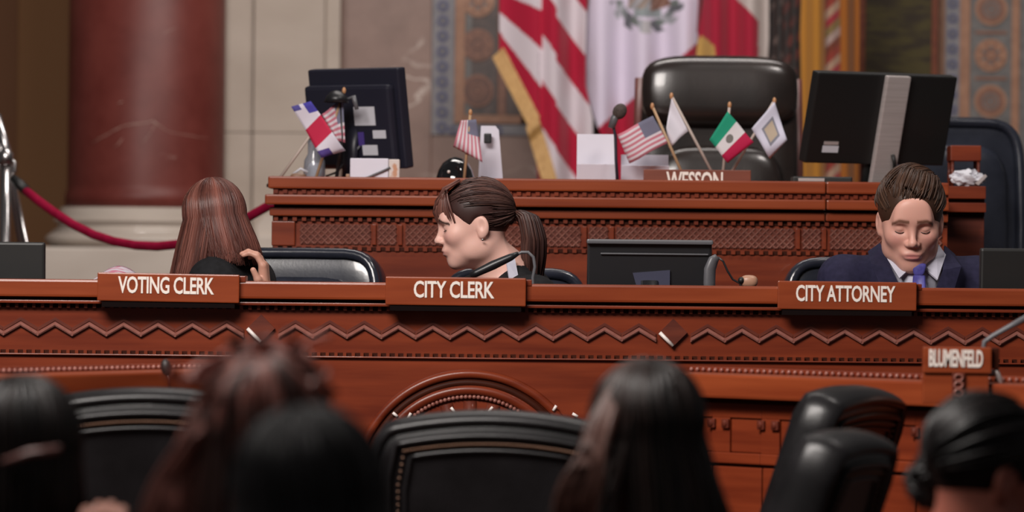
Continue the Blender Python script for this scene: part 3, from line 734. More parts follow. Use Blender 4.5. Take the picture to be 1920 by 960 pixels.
def long_hair(F, t, zend, azs, n, c0, c1, r=.007, pol0=(4, 30), part=0., spread=.015, zvar=.03, wave=.0, er=None, pol1=100, name='hair', lean=(0, 0), layr=(-.010, .004)):
    er = ER if er is None else np.array(er); paths = []; azl = []
    for i in range(n):
        az = R(random.uniform(*azs)); azl.append(az); lay = random.uniform(*layr); p0 = R(random.uniform(*pol0)); ph = random.uniform(0, 6.28)
        pts = []
        for q in range(9):
            pol = p0 + (R(pol1) - p0) * q / 8; pts.append(F.w(EC + (er + lay) * sdir(az, pol)))
        e = np.array(pts[-1]); ze = zend + random.uniform(-zvar, zvar); dirh = F.R @ sdir(az, R(90)); dirh[2] = 0
        m = 9
        for q in range(1, m + 1):
            u = q / m; w = e + dirh * (spread * u + wave * math.sin(u * 7 + ph) * u) + np.array((lean[0], lean[1], 0)) * u; w[2] = e[2] + (ze - e[2]) * u; pts.append(w)
        paths.append(pts)
    A = np.array(azl); u = np.clip(.45 + .22 * np.sin(A * 7 + 1) + .15 * np.sin(A * 17) + np.random.normal(0, .13, n), 0, 1)[:, None]
    return locks(name, t.o, t, paths, np.random.uniform(.6, 1.3, n) * r, np.array(c0) * (1 - u) + np.array(c1) * u)
def swept_hair(F, t, target, starts, n, c0, c1, r=.006, er=None, name='hair', lift=.0, end=1.):
    """locks combed over the skull from random scalp points towards a target direction (local unit vector)"""
    er = ER if er is None else np.array(er); tg = np.array(target, float); tg /= np.linalg.norm(tg); paths = []
    while len(paths) < n:
        d = sdir(R(random.uniform(*starts[0])), R(random.uniform(*starts[1])))
        om = math.acos(np.clip(d @ tg, -1, 1))
        if om < .15: continue
        lay = random.uniform(-.006, .004); pts = []
        for q in range(9):
            u = q / 8 * end; dd = (math.sin((1 - u) * om) * d + math.sin(u * om) * tg) / math.sin(om)
            pts.append(F.w(EC + (er + lay + lift * math.sin(math.pi * u)) * dd))
        paths.append(pts)
    return locks(name, t.o, t, paths, np.random.uniform(.6, 1.3, n) * r, tint(c0, c1, n))
# ---------------------------------------------------------------- large flags behind the dais
CLOTH = attr_mat('flag_cloth', 'Col', .75, 0, .25)
bsdf(CLOTH).inputs['Sheen Weight'].default_value = .15
GOLD = noise_mat('gold_fringe', (.36, .19, .055), (.50, .29, .10), (1, 1, .4), 90, 3, .6, .5)
RED, WHT, NAVY = (.34, .004, .028), (.60, .53, .65), (.03, .03, .10)
def cloth(name, parent, Tw, rows, D, fold, colf, step=3.0, th=.004):
    ys = np.arange(rows[0][0], rows[-1][0] + step, step); n = 70
    ry = [r[0] for r in rows]; V, C, Fc = [], [], []
    for j, y in enumerate(ys):
        a, b = np.interp(y, ry, [r[1] for r in rows]), np.interp(y, ry, [r[2] for r in rows])
        for i in range(n):
            x = a + (b - a) * i / (n - 1); p = U(x, y, D); p.y += fold(x, y); V.append(p); C.append(colf(x, y))
    m = len(ys)
    for j in range(m - 1):
        for i in range(n - 1): k = j * n + i; Fc.append((k, k + 1, k + 1 + n, k + n))
    o = pyd(name, V, Fc, CLOTH, parent, Tw, True, np.array(C))
    md = o.modifiers.new('thickness', 'SOLIDIFY'); md.thickness = th; md.offset = 1
    return o
def staff(t, px, D, z1=3.4, r=.013, lean=0.):
    x = U(px, 300, D).x
    mk('pole', tube(NB(), [(x, D, .79), (x + lean, D, z1)], r, 10), M['wood_dark'], t, t, True)
    mk('stand', lathe(NB(), [(.07, 0), (.07, .03), (.05, .06), (.03, .09), (.02, .10)], (x, D, .75), 20), M['brass'], t, t, True)
FD = 17.6
def us_col(x, y):
    X = x - 937
    if x < 1016: k = (y - 22 - .9 * X) / (38 + .44 * X)
    elif x < 1043: k = (y - 62 - 1.5 * (x - 1016)) / 88
    else: k = (y - 30 - 1.35 * (x - 1043)) / 84 + 1
    return (.55, .48, .52) if math.floor(k) % 2 == 0 else RED
t = T('national_flag', 'large red and white striped flag with gold fringe hanging left of white flag', 'flag', (U(1050, 0, FD + .12).x, FD + .12, .75))
staff(t, 1062, FD + .12)
us_fold = lambda x, y: .035 * math.cos((x - 937) / 78 * math.pi) - .022 * math.cos((x - 1043) / 30 * math.pi) * (x > 1010)
cloth('cloth', t.o, t, [(-160, 935, 1105), (0, 936, 1100), (95, 936, 1097), (160, 968, 1097), (222, 1000, 1112), (260, 1002, 1112), (330, 1008, 1086), (420, 1010, 1084), (560, 1020, 1080)], FD, us_fold, us_col)
fr = NB()
def strip(pts, w, D, yo=-.01):
    V, Fc = [], []
    for k, (x, y) in enumerate(pts):
        for s in (0, 1):
            p = U(x + (6 if s == 0 else -w * .5), y + (-4 if s == 0 else w * .5), D); p.y += yo + us_fold(max(x, 937), y); V.append(p)
        if k: Fc.append((2 * k - 2, 2 * k - 1, 2 * k + 1, 2 * k))
    return V, Fc
V, Fc = strip([(938 + 68 * k / 12, 92 + 132 * k / 12) for k in range(13)], 30, FD)
o = pyd('gold_fringe', V, Fc, GOLD, t.o, t, False); o.modifiers.new('thickness', 'SOLIDIFY').thickness = .012
V, Fc = strip([(1003 + 42 * k / 10, 222 + 140 * k / 10) for k in range(11)], 34, FD - .012)
o = pyd('gold_fringe', V, Fc, GOLD, t.o, t, False); o.modifiers.new('thickness', 'SOLIDIFY').thickness = .012

def mex_col(x, y):
    dgl = 240 - (x - 1118) * .86
    if y > dgl + 3: return RED
    ex, ey = x - 1214, y + 8
    r = math.hypot(ex / 1.0, ey / 1.02)
    if y > -60 and abs(ex) < 75:
        a = math.degrees(math.atan2(ey, ex))
        if 46 < r < 70 and 8 < a < 172:
            q = int((a + r * .6) / 13)
            if 84 < a < 100: return (.42, .40, .42)
            if r > 60 and q % 2: return WHT
            return ((.10, .10, .115), (.17, .18, .19), (.30, .30, .33), (.13, .15, .14))[q % 4]
        if r < 46 and ey > -30:
            if ex > 6 and ey < 30 - (ex - 6) * .35 and ex < 42: return (.16, .075, .055) if (int(x / 5 + y / 7) % 3) else (.24, .14, .11)
            if ex <= 6 and ey < 26 and ex > -36: return ((.20, .17, .15), (.33, .24, .20), (.25, .26, .27), (.36, .34, .36))[int(x / 7 + y / 9) % 4]
            if 24 < ey < 40 and abs(ex) < 26: return (.24, .27, .28)
    return WHT if not (y > -200 and x > 1308) else RED
t = T('emblem_flag', 'large white flag with round eagle wreath emblem and red lower corner', 'flag', (U(1215, 0, FD + .2).x, FD + .2, .75))
staff(t, 1292, FD + .2)
mf = lambda x, y: .020 * math.cos((x - 1090) / 38 * math.pi) * (.4 + max(0, min(1, (y + 60) / 200))) + .012 * math.sin(x / 13.)
cloth('cloth', t.o, t, [(-160, 1120, 1312), (0, 1104, 1314), (130, 1084, 1308), (235, 1118, 1290), (300, 1150, 1285), (420, 1165, 1280)], FD + .06, mf, mex_col, 2.2)

t = T('red_flag', 'plain red flag fold with gold tip directly above the tall black chair', 'flag', (U(1372, 0, FD + .16).x, FD + .16, .75))
staff(t, 1432, FD + .16)
def rf_col(x, y):
    if x > 1422: return (.42, .36, .34)
    if y < (x - 1384) * 1.05: return (.46, .40, .38)
    if y > 66 + abs(x - 1316) * .9 and x < 1340: return (.42, .25, .07)
    return (.31, .008, .03)
cloth('cloth', t.o, t, [(-160, 1322, 1442), (0, 1318, 1442), (75, 1309, 1442), (110, 1306, 1440), (330, 1300, 1436), (430, 1300, 1430)], FD + .02, lambda x, y: .03 * math.cos((x - 1310) / 32 * math.pi), rf_col)

t = T('dark_flag', 'furled dark brown and red flag squeezed beside the gold flag', 'flag', (U(1474, 0, FD + .2).x, FD + .2, .75))
staff(t, 1470, FD + .24)
def df_col(x, y):
    h = math.sin(x * .35 + y * .06) + math.sin(y * .19 + x * .11)
    return (.10, .02, .014) if h > .5 and x > 1470 else ((.12, .08, .07) if h < -1.2 and x < 1468 else (.020, .009, .008))
cloth('cloth', t.o, t, [(-160, 1440, 1506), (60, 1442, 1504), (330, 1446, 1500), (430, 1448, 1498)], FD + .10, lambda x, y: .025 * math.cos((x - 1440) / 14 * math.pi), df_col)

t = T('gold_flag', 'orange gold flag with a multicoloured strip down its middle', 'flag', (U(1556, 0, FD + .2).x, FD + .2, .75))
staff(t, 1560, FD + .2)
def gf_col(x, y):
    if 1547 < x < 1574:
        q = int((y + 300) / 17 + (x - 1547) / 18) % 6
        return ((.20, .03, .02), (.30, .20, .14), (.24, .02, .03), (.16, .11, .04), (.30, .22, .20), (.13, .03, .015))[q]
    return (.36, .155, .020) if x < 1547 else (.27, .085, .010)
cloth('cloth', t.o, t, [(-160, 1508, 1612), (60, 1502, 1612), (330, 1506, 1610), (430, 1510, 1606)], FD + .04, lambda x, y: .03 * math.cos((x - 1505) / 26 * math.pi), gf_col)

# ---------------------------------------------------------------- leather swivel chairs
def swivel_chair(label, px, D, rz, floor, top, w, mt, head=False, arms=True, recl=8, rimmat=None, seatz=.47):
    x = (px - 960) / FPX * D
    t = T('swivel_chair', label, 'chair', (x, D, floor), rz)
    rot = Matrix.Rotation(R(-recl), 3, 'X'); hb = top - seatz + .03; piv = Vector((0, .20, seatz - .03))
    def bow(p):
        q = p.copy(); q.y += .22 * p.x * p.x * -1.0 + .02 * math.sin((p.z / hb + .5) * math.pi) ; q.x *= 1 - .10 * max(0, -p.z / hb); return q
    def at(z, y=0): return piv + rot @ Vector((0, y, z))
    bm = NB(); cushion(bm, at(hb / 2), (w, .13, hb), .38, bow, 36, 22, rot); b = mk('backrest', bm, mt, t, None, True)
    if head:
        bm = NB(); cushion(bm, at(hb - .115, -.035), (w * .99, .15, .23), .52, lambda p: Vector((p.x, p.y - .22 * p.x * p.x, p.z)), 36, 16, rot); mk('headrest', bm, mt, b, None, True)
        bm = NB(); cushion(bm, at(hb * .42, -.05), (w * .80, .12, hb * .52), .45, lambda p: Vector((p.x, p.y - .22 * p.x * p.x, p.z)), 32, 16, rot); mk('back_pad', bm, mt, b, None, True)
        for s in (-1, 1):
            bm = NB(); tube(bm, [at(.06, .03) + Vector((s * w * .44, 0, 0)), at(hb * .6, .03) + Vector((s * w * .51, 0, 0)), at(hb * .93, .03) + Vector((s * w * .50, 0, 0))], .016, 8); mk('side_rail', bm, rimmat or mt, b, None, True)
    else:
        bm = NB(); cushion(bm, at(hb * .52, -.045), (w * .74, .10, hb * .70), .45, lambda p: Vector((p.x, p.y - .22 * p.x * p.x, p.z)), 30, 16, rot); mk('back_pad', bm, mt, b, None, True)
        n = 40; loop = []
        for k in range(n + 1):
            a = 2 * math.pi * k / n; sg = lambda v: math.copysign(abs(v) ** .32, v)
            lx, lz = sg(math.cos(a)) * w * .46, sg(math.sin(a)) * hb * .47; lx *= 1 - .10 * max(0, -lz / hb)
            loop.append(at(hb / 2 + lz, -.056 - .18 * lx * lx) + Vector((lx, 0, 0)))
        bm = NB(); tube(bm, loop, .015, 10, False); mk('rolled_edge', bm, mt, b, None, True)
    bm = NB(); cushion(bm, (0, -.02, seatz - .05), (w * 1.0, .48, .12), .35, None, 30, 12); mk('seat', bm, mt, t, None, True)
    if arms:
        for s in (-1, 1):
            bm = NB(); cushion(bm, (s * (w / 2 + .035), -.02, seatz + .20), (.065, .30, .045), .4, None, 18, 8); a = mk('armrest', bm, M['leather'], t, None, True)
            bm = NB(); tube(bm, [(s * (w / 2 + .03), .08, seatz + .18), (s * (w / 2 + .03), .09, seatz), (s * w * .3, .08, seatz - .09)], .014, 8); mk('arm_support', bm, M['plastic'], a, None, True)
    mk('gas_column', lathe(NB(), [(.05, .10), (.05, .13), (.028, .14), (.028, seatz - .10)], (0, 0, 0), 14), M['plastic_grey'], t, None, True)
    for k in range(5):
        a = 2 * math.pi * k / 5 + .3; d = Vector((math.cos(a), math.sin(a), 0))
        bm = NB(); tube(bm, [d * .02 + Vector((0, 0, .11)), d * .27 + Vector((0, 0, .07))], [.026, .016], 8); l = mk('leg', bm, M['plastic'], t, None, True)
        bm = NB(); ball(bm, d * .265 + Vector((0, 0, .0285)), .028, 12, 8); mk('caster', bm, M['plastic'], l, None, True)
    return t
M['maroon_wood'] = noise_mat('maroon_rail', (.10, .03, .026), (.15, .05, .042), (1, 1, 1), 12, 3, .4)
swivel_chair('tall black leather chair with padded headrest behind the dais', 1352, 14.35, 0, .75, CAMZ + (480 - 101) / FPX * 14.55 - .75, .50, M['leather_brown'], True, True, 5, M['maroon_wood'])
swivel_chair('glossy black leather chair at the right end behind the dais', 1800, 14.25, R(6), .75, CAMZ + (480 - 209) / FPX * 14.45 - .75, .50, M['leather_navy'], False, True, 6)
swivel_chair('navy black leather chair beside the auburn haired clerk', 524, 12.56, R(-12), .35, CAMZ + (480 - 464) / FPX * 12.8 - .35, .47, M['leather_navy'], False, False, 10)
swivel_chair('low black chair mostly hidden behind the flat monitor', 995, 12.40, R(10), .35, CAMZ + (480 - 499) / FPX * 12.6 - .35, .42, M['leather_navy'], False, False, 10)
swivel_chair('black leather chair behind the man in the navy suit', 1640, 12.50, R(4), .35, CAMZ + (480 - 472) / FPX * 12.7 - .35, .45, M['leather_navy'], False, False, 9)

# ---------------------------------------------------------------- monitors
def monitor(label, px, py, D, base_z, w, h, yaw, tilt, mt, dep=.03, bulge=True, name='monitor'):
    c = U(px, py, D); t = T(name, label, 'monitor', (c.x, D, base_z), yaw)
    rot = Matrix.Rotation(tilt, 3, 'X'); cc = Vector((0, 0, c.z - base_z))
    def lp(x, y, z): return cc + rot @ Vector((x, y, z))
    bm = NB(); box(bm, lp(0, 0, 0), (w, dep, h), .006, rot); hs = mk('housing', bm, mt, t)
    bm = NB(); box(bm, lp(0, dep / 2 + .001, 0), (w - .03, .002, h - .03), 0, rot); mk('screen', bm, M['screen'], hs)
    if bulge:
        bm = NB(); cushion(bm, lp(0, -dep / 2 - .002, -.01), (w * .84, .05, h * .78), .25, None, 28, 12, rot); mk('back_cover', bm, mt, hs, None, True)
    zn = cc.z; ny = -.045 if name == 'monitor' else .045
    bm = NB(); tube(bm, [(0, ny, .012), (0, ny, zn * .6), lp(0, ny * .6, 0)], [.030, .026, .022], 10, True, .5, (1, 0, 0)); mk('neck', bm, mt, t, None, True)
    bm = NB(); cushion(bm, (0, -.02, .0072), (min(w * .6, .24), .17, .014), .5, None, 26, 6); mk('base', bm, mt, t, None, True)
    return t, hs, lp
WT = 1.10; DT = dz(18)
# clerk's flat monitor
t, hs, lp = monitor('black flat monitor seen from behind, right of the ponytailed clerk', 1217, 525, 11.78, WT, .318, .205, R(1), R(4), M['plastic'], .03, False)
mk('top_rim', box(NB(), lp(0, -.008, .098), (.322, .045, .012), .004), M['plastic_grey'], hs)
mk('vent_rib', box(NB(), lp(.012, -.019, .068), (.275, .006, .004), .001), M['plastic_grey'], hs)
bm = NB(); prism(bm, [(-.055, -.048), (.040, -.040), (.040, -.10), (-.040, -.10)], -.024, -.014); bm.transform(Matrix.Translation(lp(0, 0, 0) + Vector((.012, 0, .066)))); mk('mount_plate', bm, M['screen_blue'], hs)
monitor('black monitor at the left edge of the clerks\' bench', 24, 522, 11.72, WT, .165, .185, R(-2), R(3), M['plastic_dark'], .03, False)
t, hs, lp = monitor('black monitor at the right edge beside the man in the suit', 1912, 542, 11.66, WT, .205, .205, R(2), R(3), M['plastic_dark'], .035, False)
# dais monitors
t, hs, lp = monitor('tilted navy black monitor with white labels on the dais', 676, 222, 13.5, DT, .345, .295, R(-38), R(9), M['plastic_navy'], .035, False)
bm = NB(); box(bm, lp(-.008, -.03, -.02), (.325, .03, .245), .012, Matrix.Rotation(R(9), 3, 'X')); mk('back_cover', bm, M['plastic_navy'], hs)
for (x, z, w_, h_, m_) in ((.055, .012, .078, .055, 'label'), (.105, -.042, .048, .024, 'label'), (.065, -.088, .056, .030, 'label'), (.035, -.055, .022, .04, 'violet')):
    if m_ == 'violet' and 'violet' not in M: M['violet'] = mat('violet_tag', (.06, .035, .20), .5)
    bm = NB(); box(bm, lp(x, -.0465, z), (w_, .002, h_), 0, Matrix.Rotation(R(9), 3, 'X')); mk('sticker', bm, M[m_], hs)
bm = NB(); tube(bm, [lp(.03, -.05, -.075), lp(.0, -.07, -.11), lp(-.05, -.075, -.15), lp(-.10, -.06, -.162)], .0035, 6); mk('cable', bm, M['plastic_grey'], hs, None, True)
t, hs, lp = monitor('large black all-in-one computer with silver strip on the dais', 1647, 222, 13.55, DT, .495, .272, R(30), R(15), M['plastic_dark'], .035, False, 'computer')
bm = NB(); box(bm, lp(.028, -.026, -.03), (.083, .018, .33), .004, Matrix.Rotation(R(15), 3, 'X')); mk('silver_strip', bm, M['silver'], hs)
bm = NB(); box(bm, lp(-.165, -.0185, -.092), (.055, .002, .02), 0, Matrix.Rotation(R(15), 3, 'X')); mk('sticker', bm, M['label'], hs)
bm = NB(); box(bm, lp(-.165, -.0185, -.074), (.05, .002, .010), 0, Matrix.Rotation(R(15), 3, 'X')); mk('sticker', bm, M['silver'], hs)
bm = NB(); tube(bm, [lp(.045, -.037, -.10), lp(.05, -.045, -.12), lp(.06, -.04, -.15)], .006, 6); mk('cable', bm, M['plastic_dark'], hs, None, True)

# ---------------------------------------------------------------- small flags on sticks
def uvmat(name, stops_fn):
    m = mat(name, (.5, .5, .5), .75, 0, .2); uv = nd(m, 'ShaderNodeUVMap'); sx = nd(m, 'ShaderNodeSeparateXYZ'); lk(m, uv.outputs[0], sx.inputs[0])
    stops_fn(m, sx.outputs[0], sx.outputs[1]); return m
def mth(m, op, a, b):
    n = nd(m, 'ShaderNodeMath'); n.operation = op
    for i, v in enumerate((a, b)):
        if v is None: continue
        if isinstance(v, (int, float)): n.inputs[i].default_value = v
        else: lk(m, v, n.inputs[i])
    return n.outputs[0]
def mixc(m, f, a, b):
    x = nd(m, 'ShaderNodeMix'); x.data_type = 'RGBA'; lk(m, f, x.inputs[0])
    for i, v in ((6, a), (7, b)):
        if isinstance(v, tuple): x.inputs[i].default_value = (*v, 1)
        else: lk(m, v, x.inputs[i])
    return x.outputs[2]
def f_us(m, u, v):
    st = mth(m, 'LESS_THAN', mth(m, 'FRACT', mth(m, 'MULTIPLY', v, 6.5), None), .5)
    c = mixc(m, st, (.62, .56, .60), (.50, .17, .22))
    can = mth(m, 'MULTIPLY', mth(m, 'LESS_THAN', u, .42), mth(m, 'GREATER_THAN', v, .46))
    lk(m, mixc(m, can, c, (.155, .155, .22)), bsdf(m).inputs['Base Color'])
def f_mx(m, u, v):
    c = mixc(m, mth(m, 'GREATER_THAN', u, .34), (.015, .27, .16), (.62, .58, .60)); c = mixc(m, mth(m, 'GREATER_THAN', u, .67), c, (.42, .012, .06))
    du = mth(m, 'POWER', mth(m, 'ABSOLUTE', mth(m, 'SUBTRACT', u, .5), None), 2.); dv = mth(m, 'POWER', mth(m, 'ABSOLUTE', mth(m, 'SUBTRACT', v, .5), None), 2.)
    lk(m, mixc(m, mth(m, 'LESS_THAN', mth(m, 'ADD', mth(m, 'MULTIPLY', du, 1.6), dv), .018), c, (.16, .15, .14)), bsdf(m).inputs['Base Color'])
def f_em(m, u, v):
    du = mth(m, 'ABSOLUTE', mth(m, 'SUBTRACT', u, .5), None); dv = mth(m, 'ABSOLUTE', mth(m, 'SUBTRACT', v, .52), None); mx_ = mth(m, 'MAXIMUM', du, dv)
    c = mixc(m, mth(m, 'LESS_THAN', mx_, .26), (.56, .55, .66), (.20, .20, .24)); c = mixc(m, mth(m, 'LESS_THAN', mx_, .19), c, (.42, .34, .26))
    lk(m, c, bsdf(m).inputs['Base Color'])
def f_wh(m, u, v): bsdf(m).inputs['Base Color'].default_value = (.66, .63, .70, 1)
def f_uk(m, u, v):
    c = mixc(m, mth(m, 'LESS_THAN', mth(m, 'ABSOLUTE', mth(m, 'SUBTRACT', u, mth(m, 'ADD', .45, mth(m, 'MULTIPLY', v, .18))), None), .17), (.62, .58, .66), (.46, .02, .06))
    bl = mth(m, 'MULTIPLY', mth(m, 'LESS_THAN', u, .20), mth(m, 'LESS_THAN', v, .42)); c = mixc(m, bl, c, (.06, .05, .32))
    bl = mth(m, 'MULTIPLY', mth(m, 'LESS_THAN', u, .10), mth(m, 'GREATER_THAN', v, .62)); c = mixc(m, bl, c, (.08, .07, .25))
    bl = mth(m, 'MULTIPLY', mth(m, 'GREATER_THAN', u, .86), mth(m, 'GREATER_THAN', v, .5)); lk(m, mixc(m, bl, c, (.08, .05, .22)), bsdf(m).inputs['Base Color'])
FM = {k: uvmat('small_flag_' + k, f) for k, f in (('stripes', f_us), ('tricolour', f_mx), ('emblem', f_em), ('white', f_wh), ('cross', f_uk))}
M['stick'] = mat('pale_stick', (.42, .34, .30), .5); M['stick_tan'] = mat('tan_stick', (.40, .25, .14), .5); M['tip'] = mat('gold_tip', (.45, .22, .10), .4)
def small_flag(label, tip, foot, quad, D, mt, stick='stick', bend=.018):
    f = U(*foot, D); tp = U(*tip, D); d = (tp - f); 
    if f.z > DT + .004: f = f - d * ((f.z - DT - .004) / d.z)
    t = T('small_flag', label, 'flag', (f.x, D, DT), 0, 'small flags on the dais')
    mk('stick', tube(NB(), [f, tp], .0042, 8), M[stick], t, t, True)
    bm = NB(); ball(bm, tp, (.006, .006, .010), 10, 8); mk('finial', bm, M['tip'], t, t, True)
    mk('base', lathe(NB(), [(.022, 0), (.022, .008), (.012, .016), (.006, .02)], (f.x, D, DT + .0005), 16), M['plastic_dark'], t, t, True)
    A, B, C_, E = [np.array(q, float) for q in quad]     # top hoist, bottom hoist, bottom fly, top fly
    n, m_ = 13, 9; V, UV, Fc = [], [], []
    for j in range(m_):
        for i in range(n):
            u, v = i / (n - 1), j / (m_ - 1); p = (A * (1 - u) + E * u) * (1 - v) + (B * (1 - u) + C_ * u) * v
            w = U(p[0], p[1], D); w.y += -.006 + bend * math.sin(u * 5.2 + v * 1.5) * u; w.z += .003 * math.sin(u * 6) * u; V.append(w); UV.append((u, 1 - v))
    for j in range(m_ - 1):
        for i in range(n - 1): k = j * n + i; Fc.append((k, k + 1, k + 1 + n, k + n))
    o = pyd('cloth', V, Fc, FM[mt], t.o, t, True, None, UV); o.modifiers.new('thickness', 'SOLIDIFY').thickness = .0012
    return t
small_flag('small striped flag with blue canton leaning left beside the microphone', (1223, 199), (1276, 318), ((1224, 217), (1252, 268), (1180, 306), (1157, 252)), 13.32, 'stripes', 'stick_tan', .012)
small_flag('small plain white flag on stick in front of the tall chair', (1259, 180), (1330, 313), ((1259, 184), (1290, 246), (1254, 277), (1249, 240)), 13.36, 'white')
small_flag('small green, white and red flag among the sticks on the dais', (1368, 197), (1356, 318), ((1364, 209), (1330, 262), (1364, 305), (1413, 266)), 13.30, 'tricolour', 'stick', .006)
small_flag('small white flag with square tan emblem next to the big computer', (1452, 189), (1375, 317), ((1452, 191), (1409, 241), (1443, 297), (1475, 262)), 13.40, 'emblem')
small_flag('small red, white and blue crossed flag drooping by glass jar', (598, 232), (552, 296), ((546, 200), (583, 190), (648, 282), (604, 296)), 13.30, 'cross', 'stick', .03)
small_flag('small striped flag before the labelled monitor on the dais', (645, 170), (600, 310), ((643, 184), (647, 268), (628, 262), (604, 214)), 13.36, 'stripes', 'stick_tan')
small_flag('small striped flag drooping over the shiny black dome', (882, 211), (872, 318), ((893, 224), (864, 226), (850, 274), (905, 304)), 13.25, 'stripes', 'stick_tan')

# ---------------------------------------------------------------- other things on the dais
def on(px, D, z): return Vector(((px - 960) / FPX * D, D, z))
GL = mat('clear_glass', (.75, .78, .85), .08, 0, .5, 0, .75)
p = on(588, 13.42, DT); t = T('glass_jar', 'clear glass jar at the left end of the dais', 'jar', p)
mk('vessel', lathe(NB(), [(.024, .0), (.030, .006), (.032, .05), (.030, .08), (.020, .10), (.020, .13), (.024, .14), (.021, .14), (.017, .128), (.017, .10), (.027, .078), (.029, .05), (.027, .01), (.0, .008)], p + Vector((0, 0, .0008)), 20, False), GL, t, t, True)
bm = NB(); cushion(bm, p + Vector((0, 0, .045)), (.044, .044, .06), .7, None, 14, 8); mk('crumpled_wrap', bm, M['label'], t, t, True)
p = on(556, 13.33, DT); t = T('tan_pouch', 'small tan pouch lying at the dais left corner', 'pouch', p); bm = NB(); cushion(bm, p + Vector((0, 0, .022)), (.05, .04, .042), .6, lambda q: Vector((q.x + .2 * q.z, q.y, q.z)), 16, 10); mk('body', bm, noise_mat('tan_leather', (.17, .09, .055), (.24, .14, .09)), t, t, True)
bm = NB(); tube(bm, [p + Vector((-.012, 0, .040)), p + Vector((.01, 0, .055)), p + Vector((.03, 0, .045))], .004, 6); mk('tie', bm, M['label'], t, t, True)
p = on(538, 13.25, DT); t = T('key_ring', 'silver keys on a ring at the dais corner', 'keys', p)
bm = NB(); tube(bm, [p + Vector((.014 * math.cos(a), .004 * math.sin(a), .016 + .013 * math.sin(a))) for a in [2 * math.pi * k / 16 for k in range(17)]], .0022, 6, False); mk('ring', bm, M['chrome'], t, t, True)
for s in (-1, 1): bm = NB(); box(bm, p + Vector((.016 * s, 0, .0125)), (.010, .003, .024), .001, Matrix.Rotation(.5 * s, 3, 'Y')); mk('key', bm, M['chrome'], t, t)
p = on(628, 13.35, DT); t = T('desk_lamp', 'black dome shaped lamp head behind the small flags', 'lamp', p)
hz = CAMZ + (480 - 186 - 3) / FPX * 13.35 - DT
mk('base', lathe(NB(), [(.035, .0005), (.035, .012), (.012, .018)], p, 18), M['plastic'], t, t, True)
mk('stem', tube(NB(), [p + Vector((0, 0, .015)), p + Vector((.018, .01, hz * .6)), p + Vector((.012, .01, hz))], .005, 8), M['plastic'], t, t, True)
mk('shade', lathe(NB(), [(.002, .026), (.016, .022), (.030, .008), (.036, -.010), (.034, -.010), (.028, .006), (.014, .018)], p + Vector((0, 0, hz)), 20), M['plastic'], t, t, True)
bm = NB(); tube(bm, [p + Vector((.03, .0, hz)), p + Vector((.05, -.01, hz + .006)), p + Vector((.06, -.012, hz - .03))], [.004, .008, .006], 8); mk('joint', bm, M['plastic_grey'], t, t, True)
p = on(701, 13.27, DT); t = T('paper_box', 'white cardboard box with orange print on the dais', 'box', p)
PRN = noise_mat('orange_print', (.62, .55, .52), (.50, .26, .16), (1, 1, 1), 30, 3, .7, 0, .52, .6)
hh = CAMZ + (480 - 297 - 3) / FPX * 13.27 - DT
mk('carton', boxr(NB(), p.x - .070, p.x + .040, 13.24, 13.30, DT + .0005, DT + hh, .003), M['paper'], t, t)
mk('carton_end', boxr(NB(), p.x + .041, p.x + .072, 13.24, 13.30, DT + .0005, DT + hh - .002, .003), PRN, t, t)
bm = NB(); tube(bm, [p + Vector((-.068, -.034, .02)), p + Vector((-.02, -.036, .03)), p + Vector((.03, -.036, .052)), p + Vector((.045, -.034, .06))], .003, 6); mk('cord', bm, M['plastic_grey'], t, t, True)
mk('side_flap', boxr(NB(), p.x - .082, p.x - .071, 13.24, 13.30, DT + .0005, DT + .04, .002), noise_mat('tan_card', (.30, .17, .10), (.36, .22, .14)), t, t)
p = on(852, 13.345, DT); t = T('black_dome', 'shiny black dome shaped case under a drooping flag', 'case', p)
bm = NB(); lathe(bm, [(.060, .0005), (.060, .01), (.057, .03), (.050, .055), (.038, .076), (.020, .090), (.003, .095)], p, 28); o = mk('shell', bm, mat('gloss_black', (.006, .006, .007), .06, 0, .5, 1), t, t, True)
for (a, b) in ((-.018, .036), (-.016, .012), (.006, .012)): bm = NB(); q = math.sqrt(max(.0, .057 ** 2 - a * a)); ball(bm, p + Vector((a, -q, b + .014)), .0046, 10, 6); mk('glint_dot', bm, M['pale_glint'], o, t, True)  # reflections on the gloss shell, built as pale dots
bm = NB(); tube(bm, [p + Vector((-.06, -.02, .006)), p + Vector((-.09, -.03, .02)), p + Vector((-.13, -.02, .02)), p + Vector((-.17, -.01, .006))], .004, 6); mk('cable', bm, M['plastic'], o, t, True)
p = on(920, 13.42, DT); t = T('document_holder', 'upright white document holder beside the small drooping flag', 'document holder', p)
h = CAMZ + (480 - 236) / FPX * 13.42 - DT
bm = NB(); prism(bm, [(p.x - .040, DT + .0005), (p.x + .036, DT + .0005), (p.x + .020, DT + h - .012), (p.x + .010, DT + h), (p.x - .032, DT + h)], 13.44, 13.45); mk('panel', bm, M['paper'], t, t)
bm = NB(); box(bm, p + Vector((-.012, -.006, h * .80)), (.022, .02, .03), .004); mk('clip', bm, M['plastic'], t, t)
mk('foot', boxr(NB(), p.x - .038, p.x + .038, 13.36, 13.439, DT + .0005, DT + .012, .002), M['paper'], t, t)
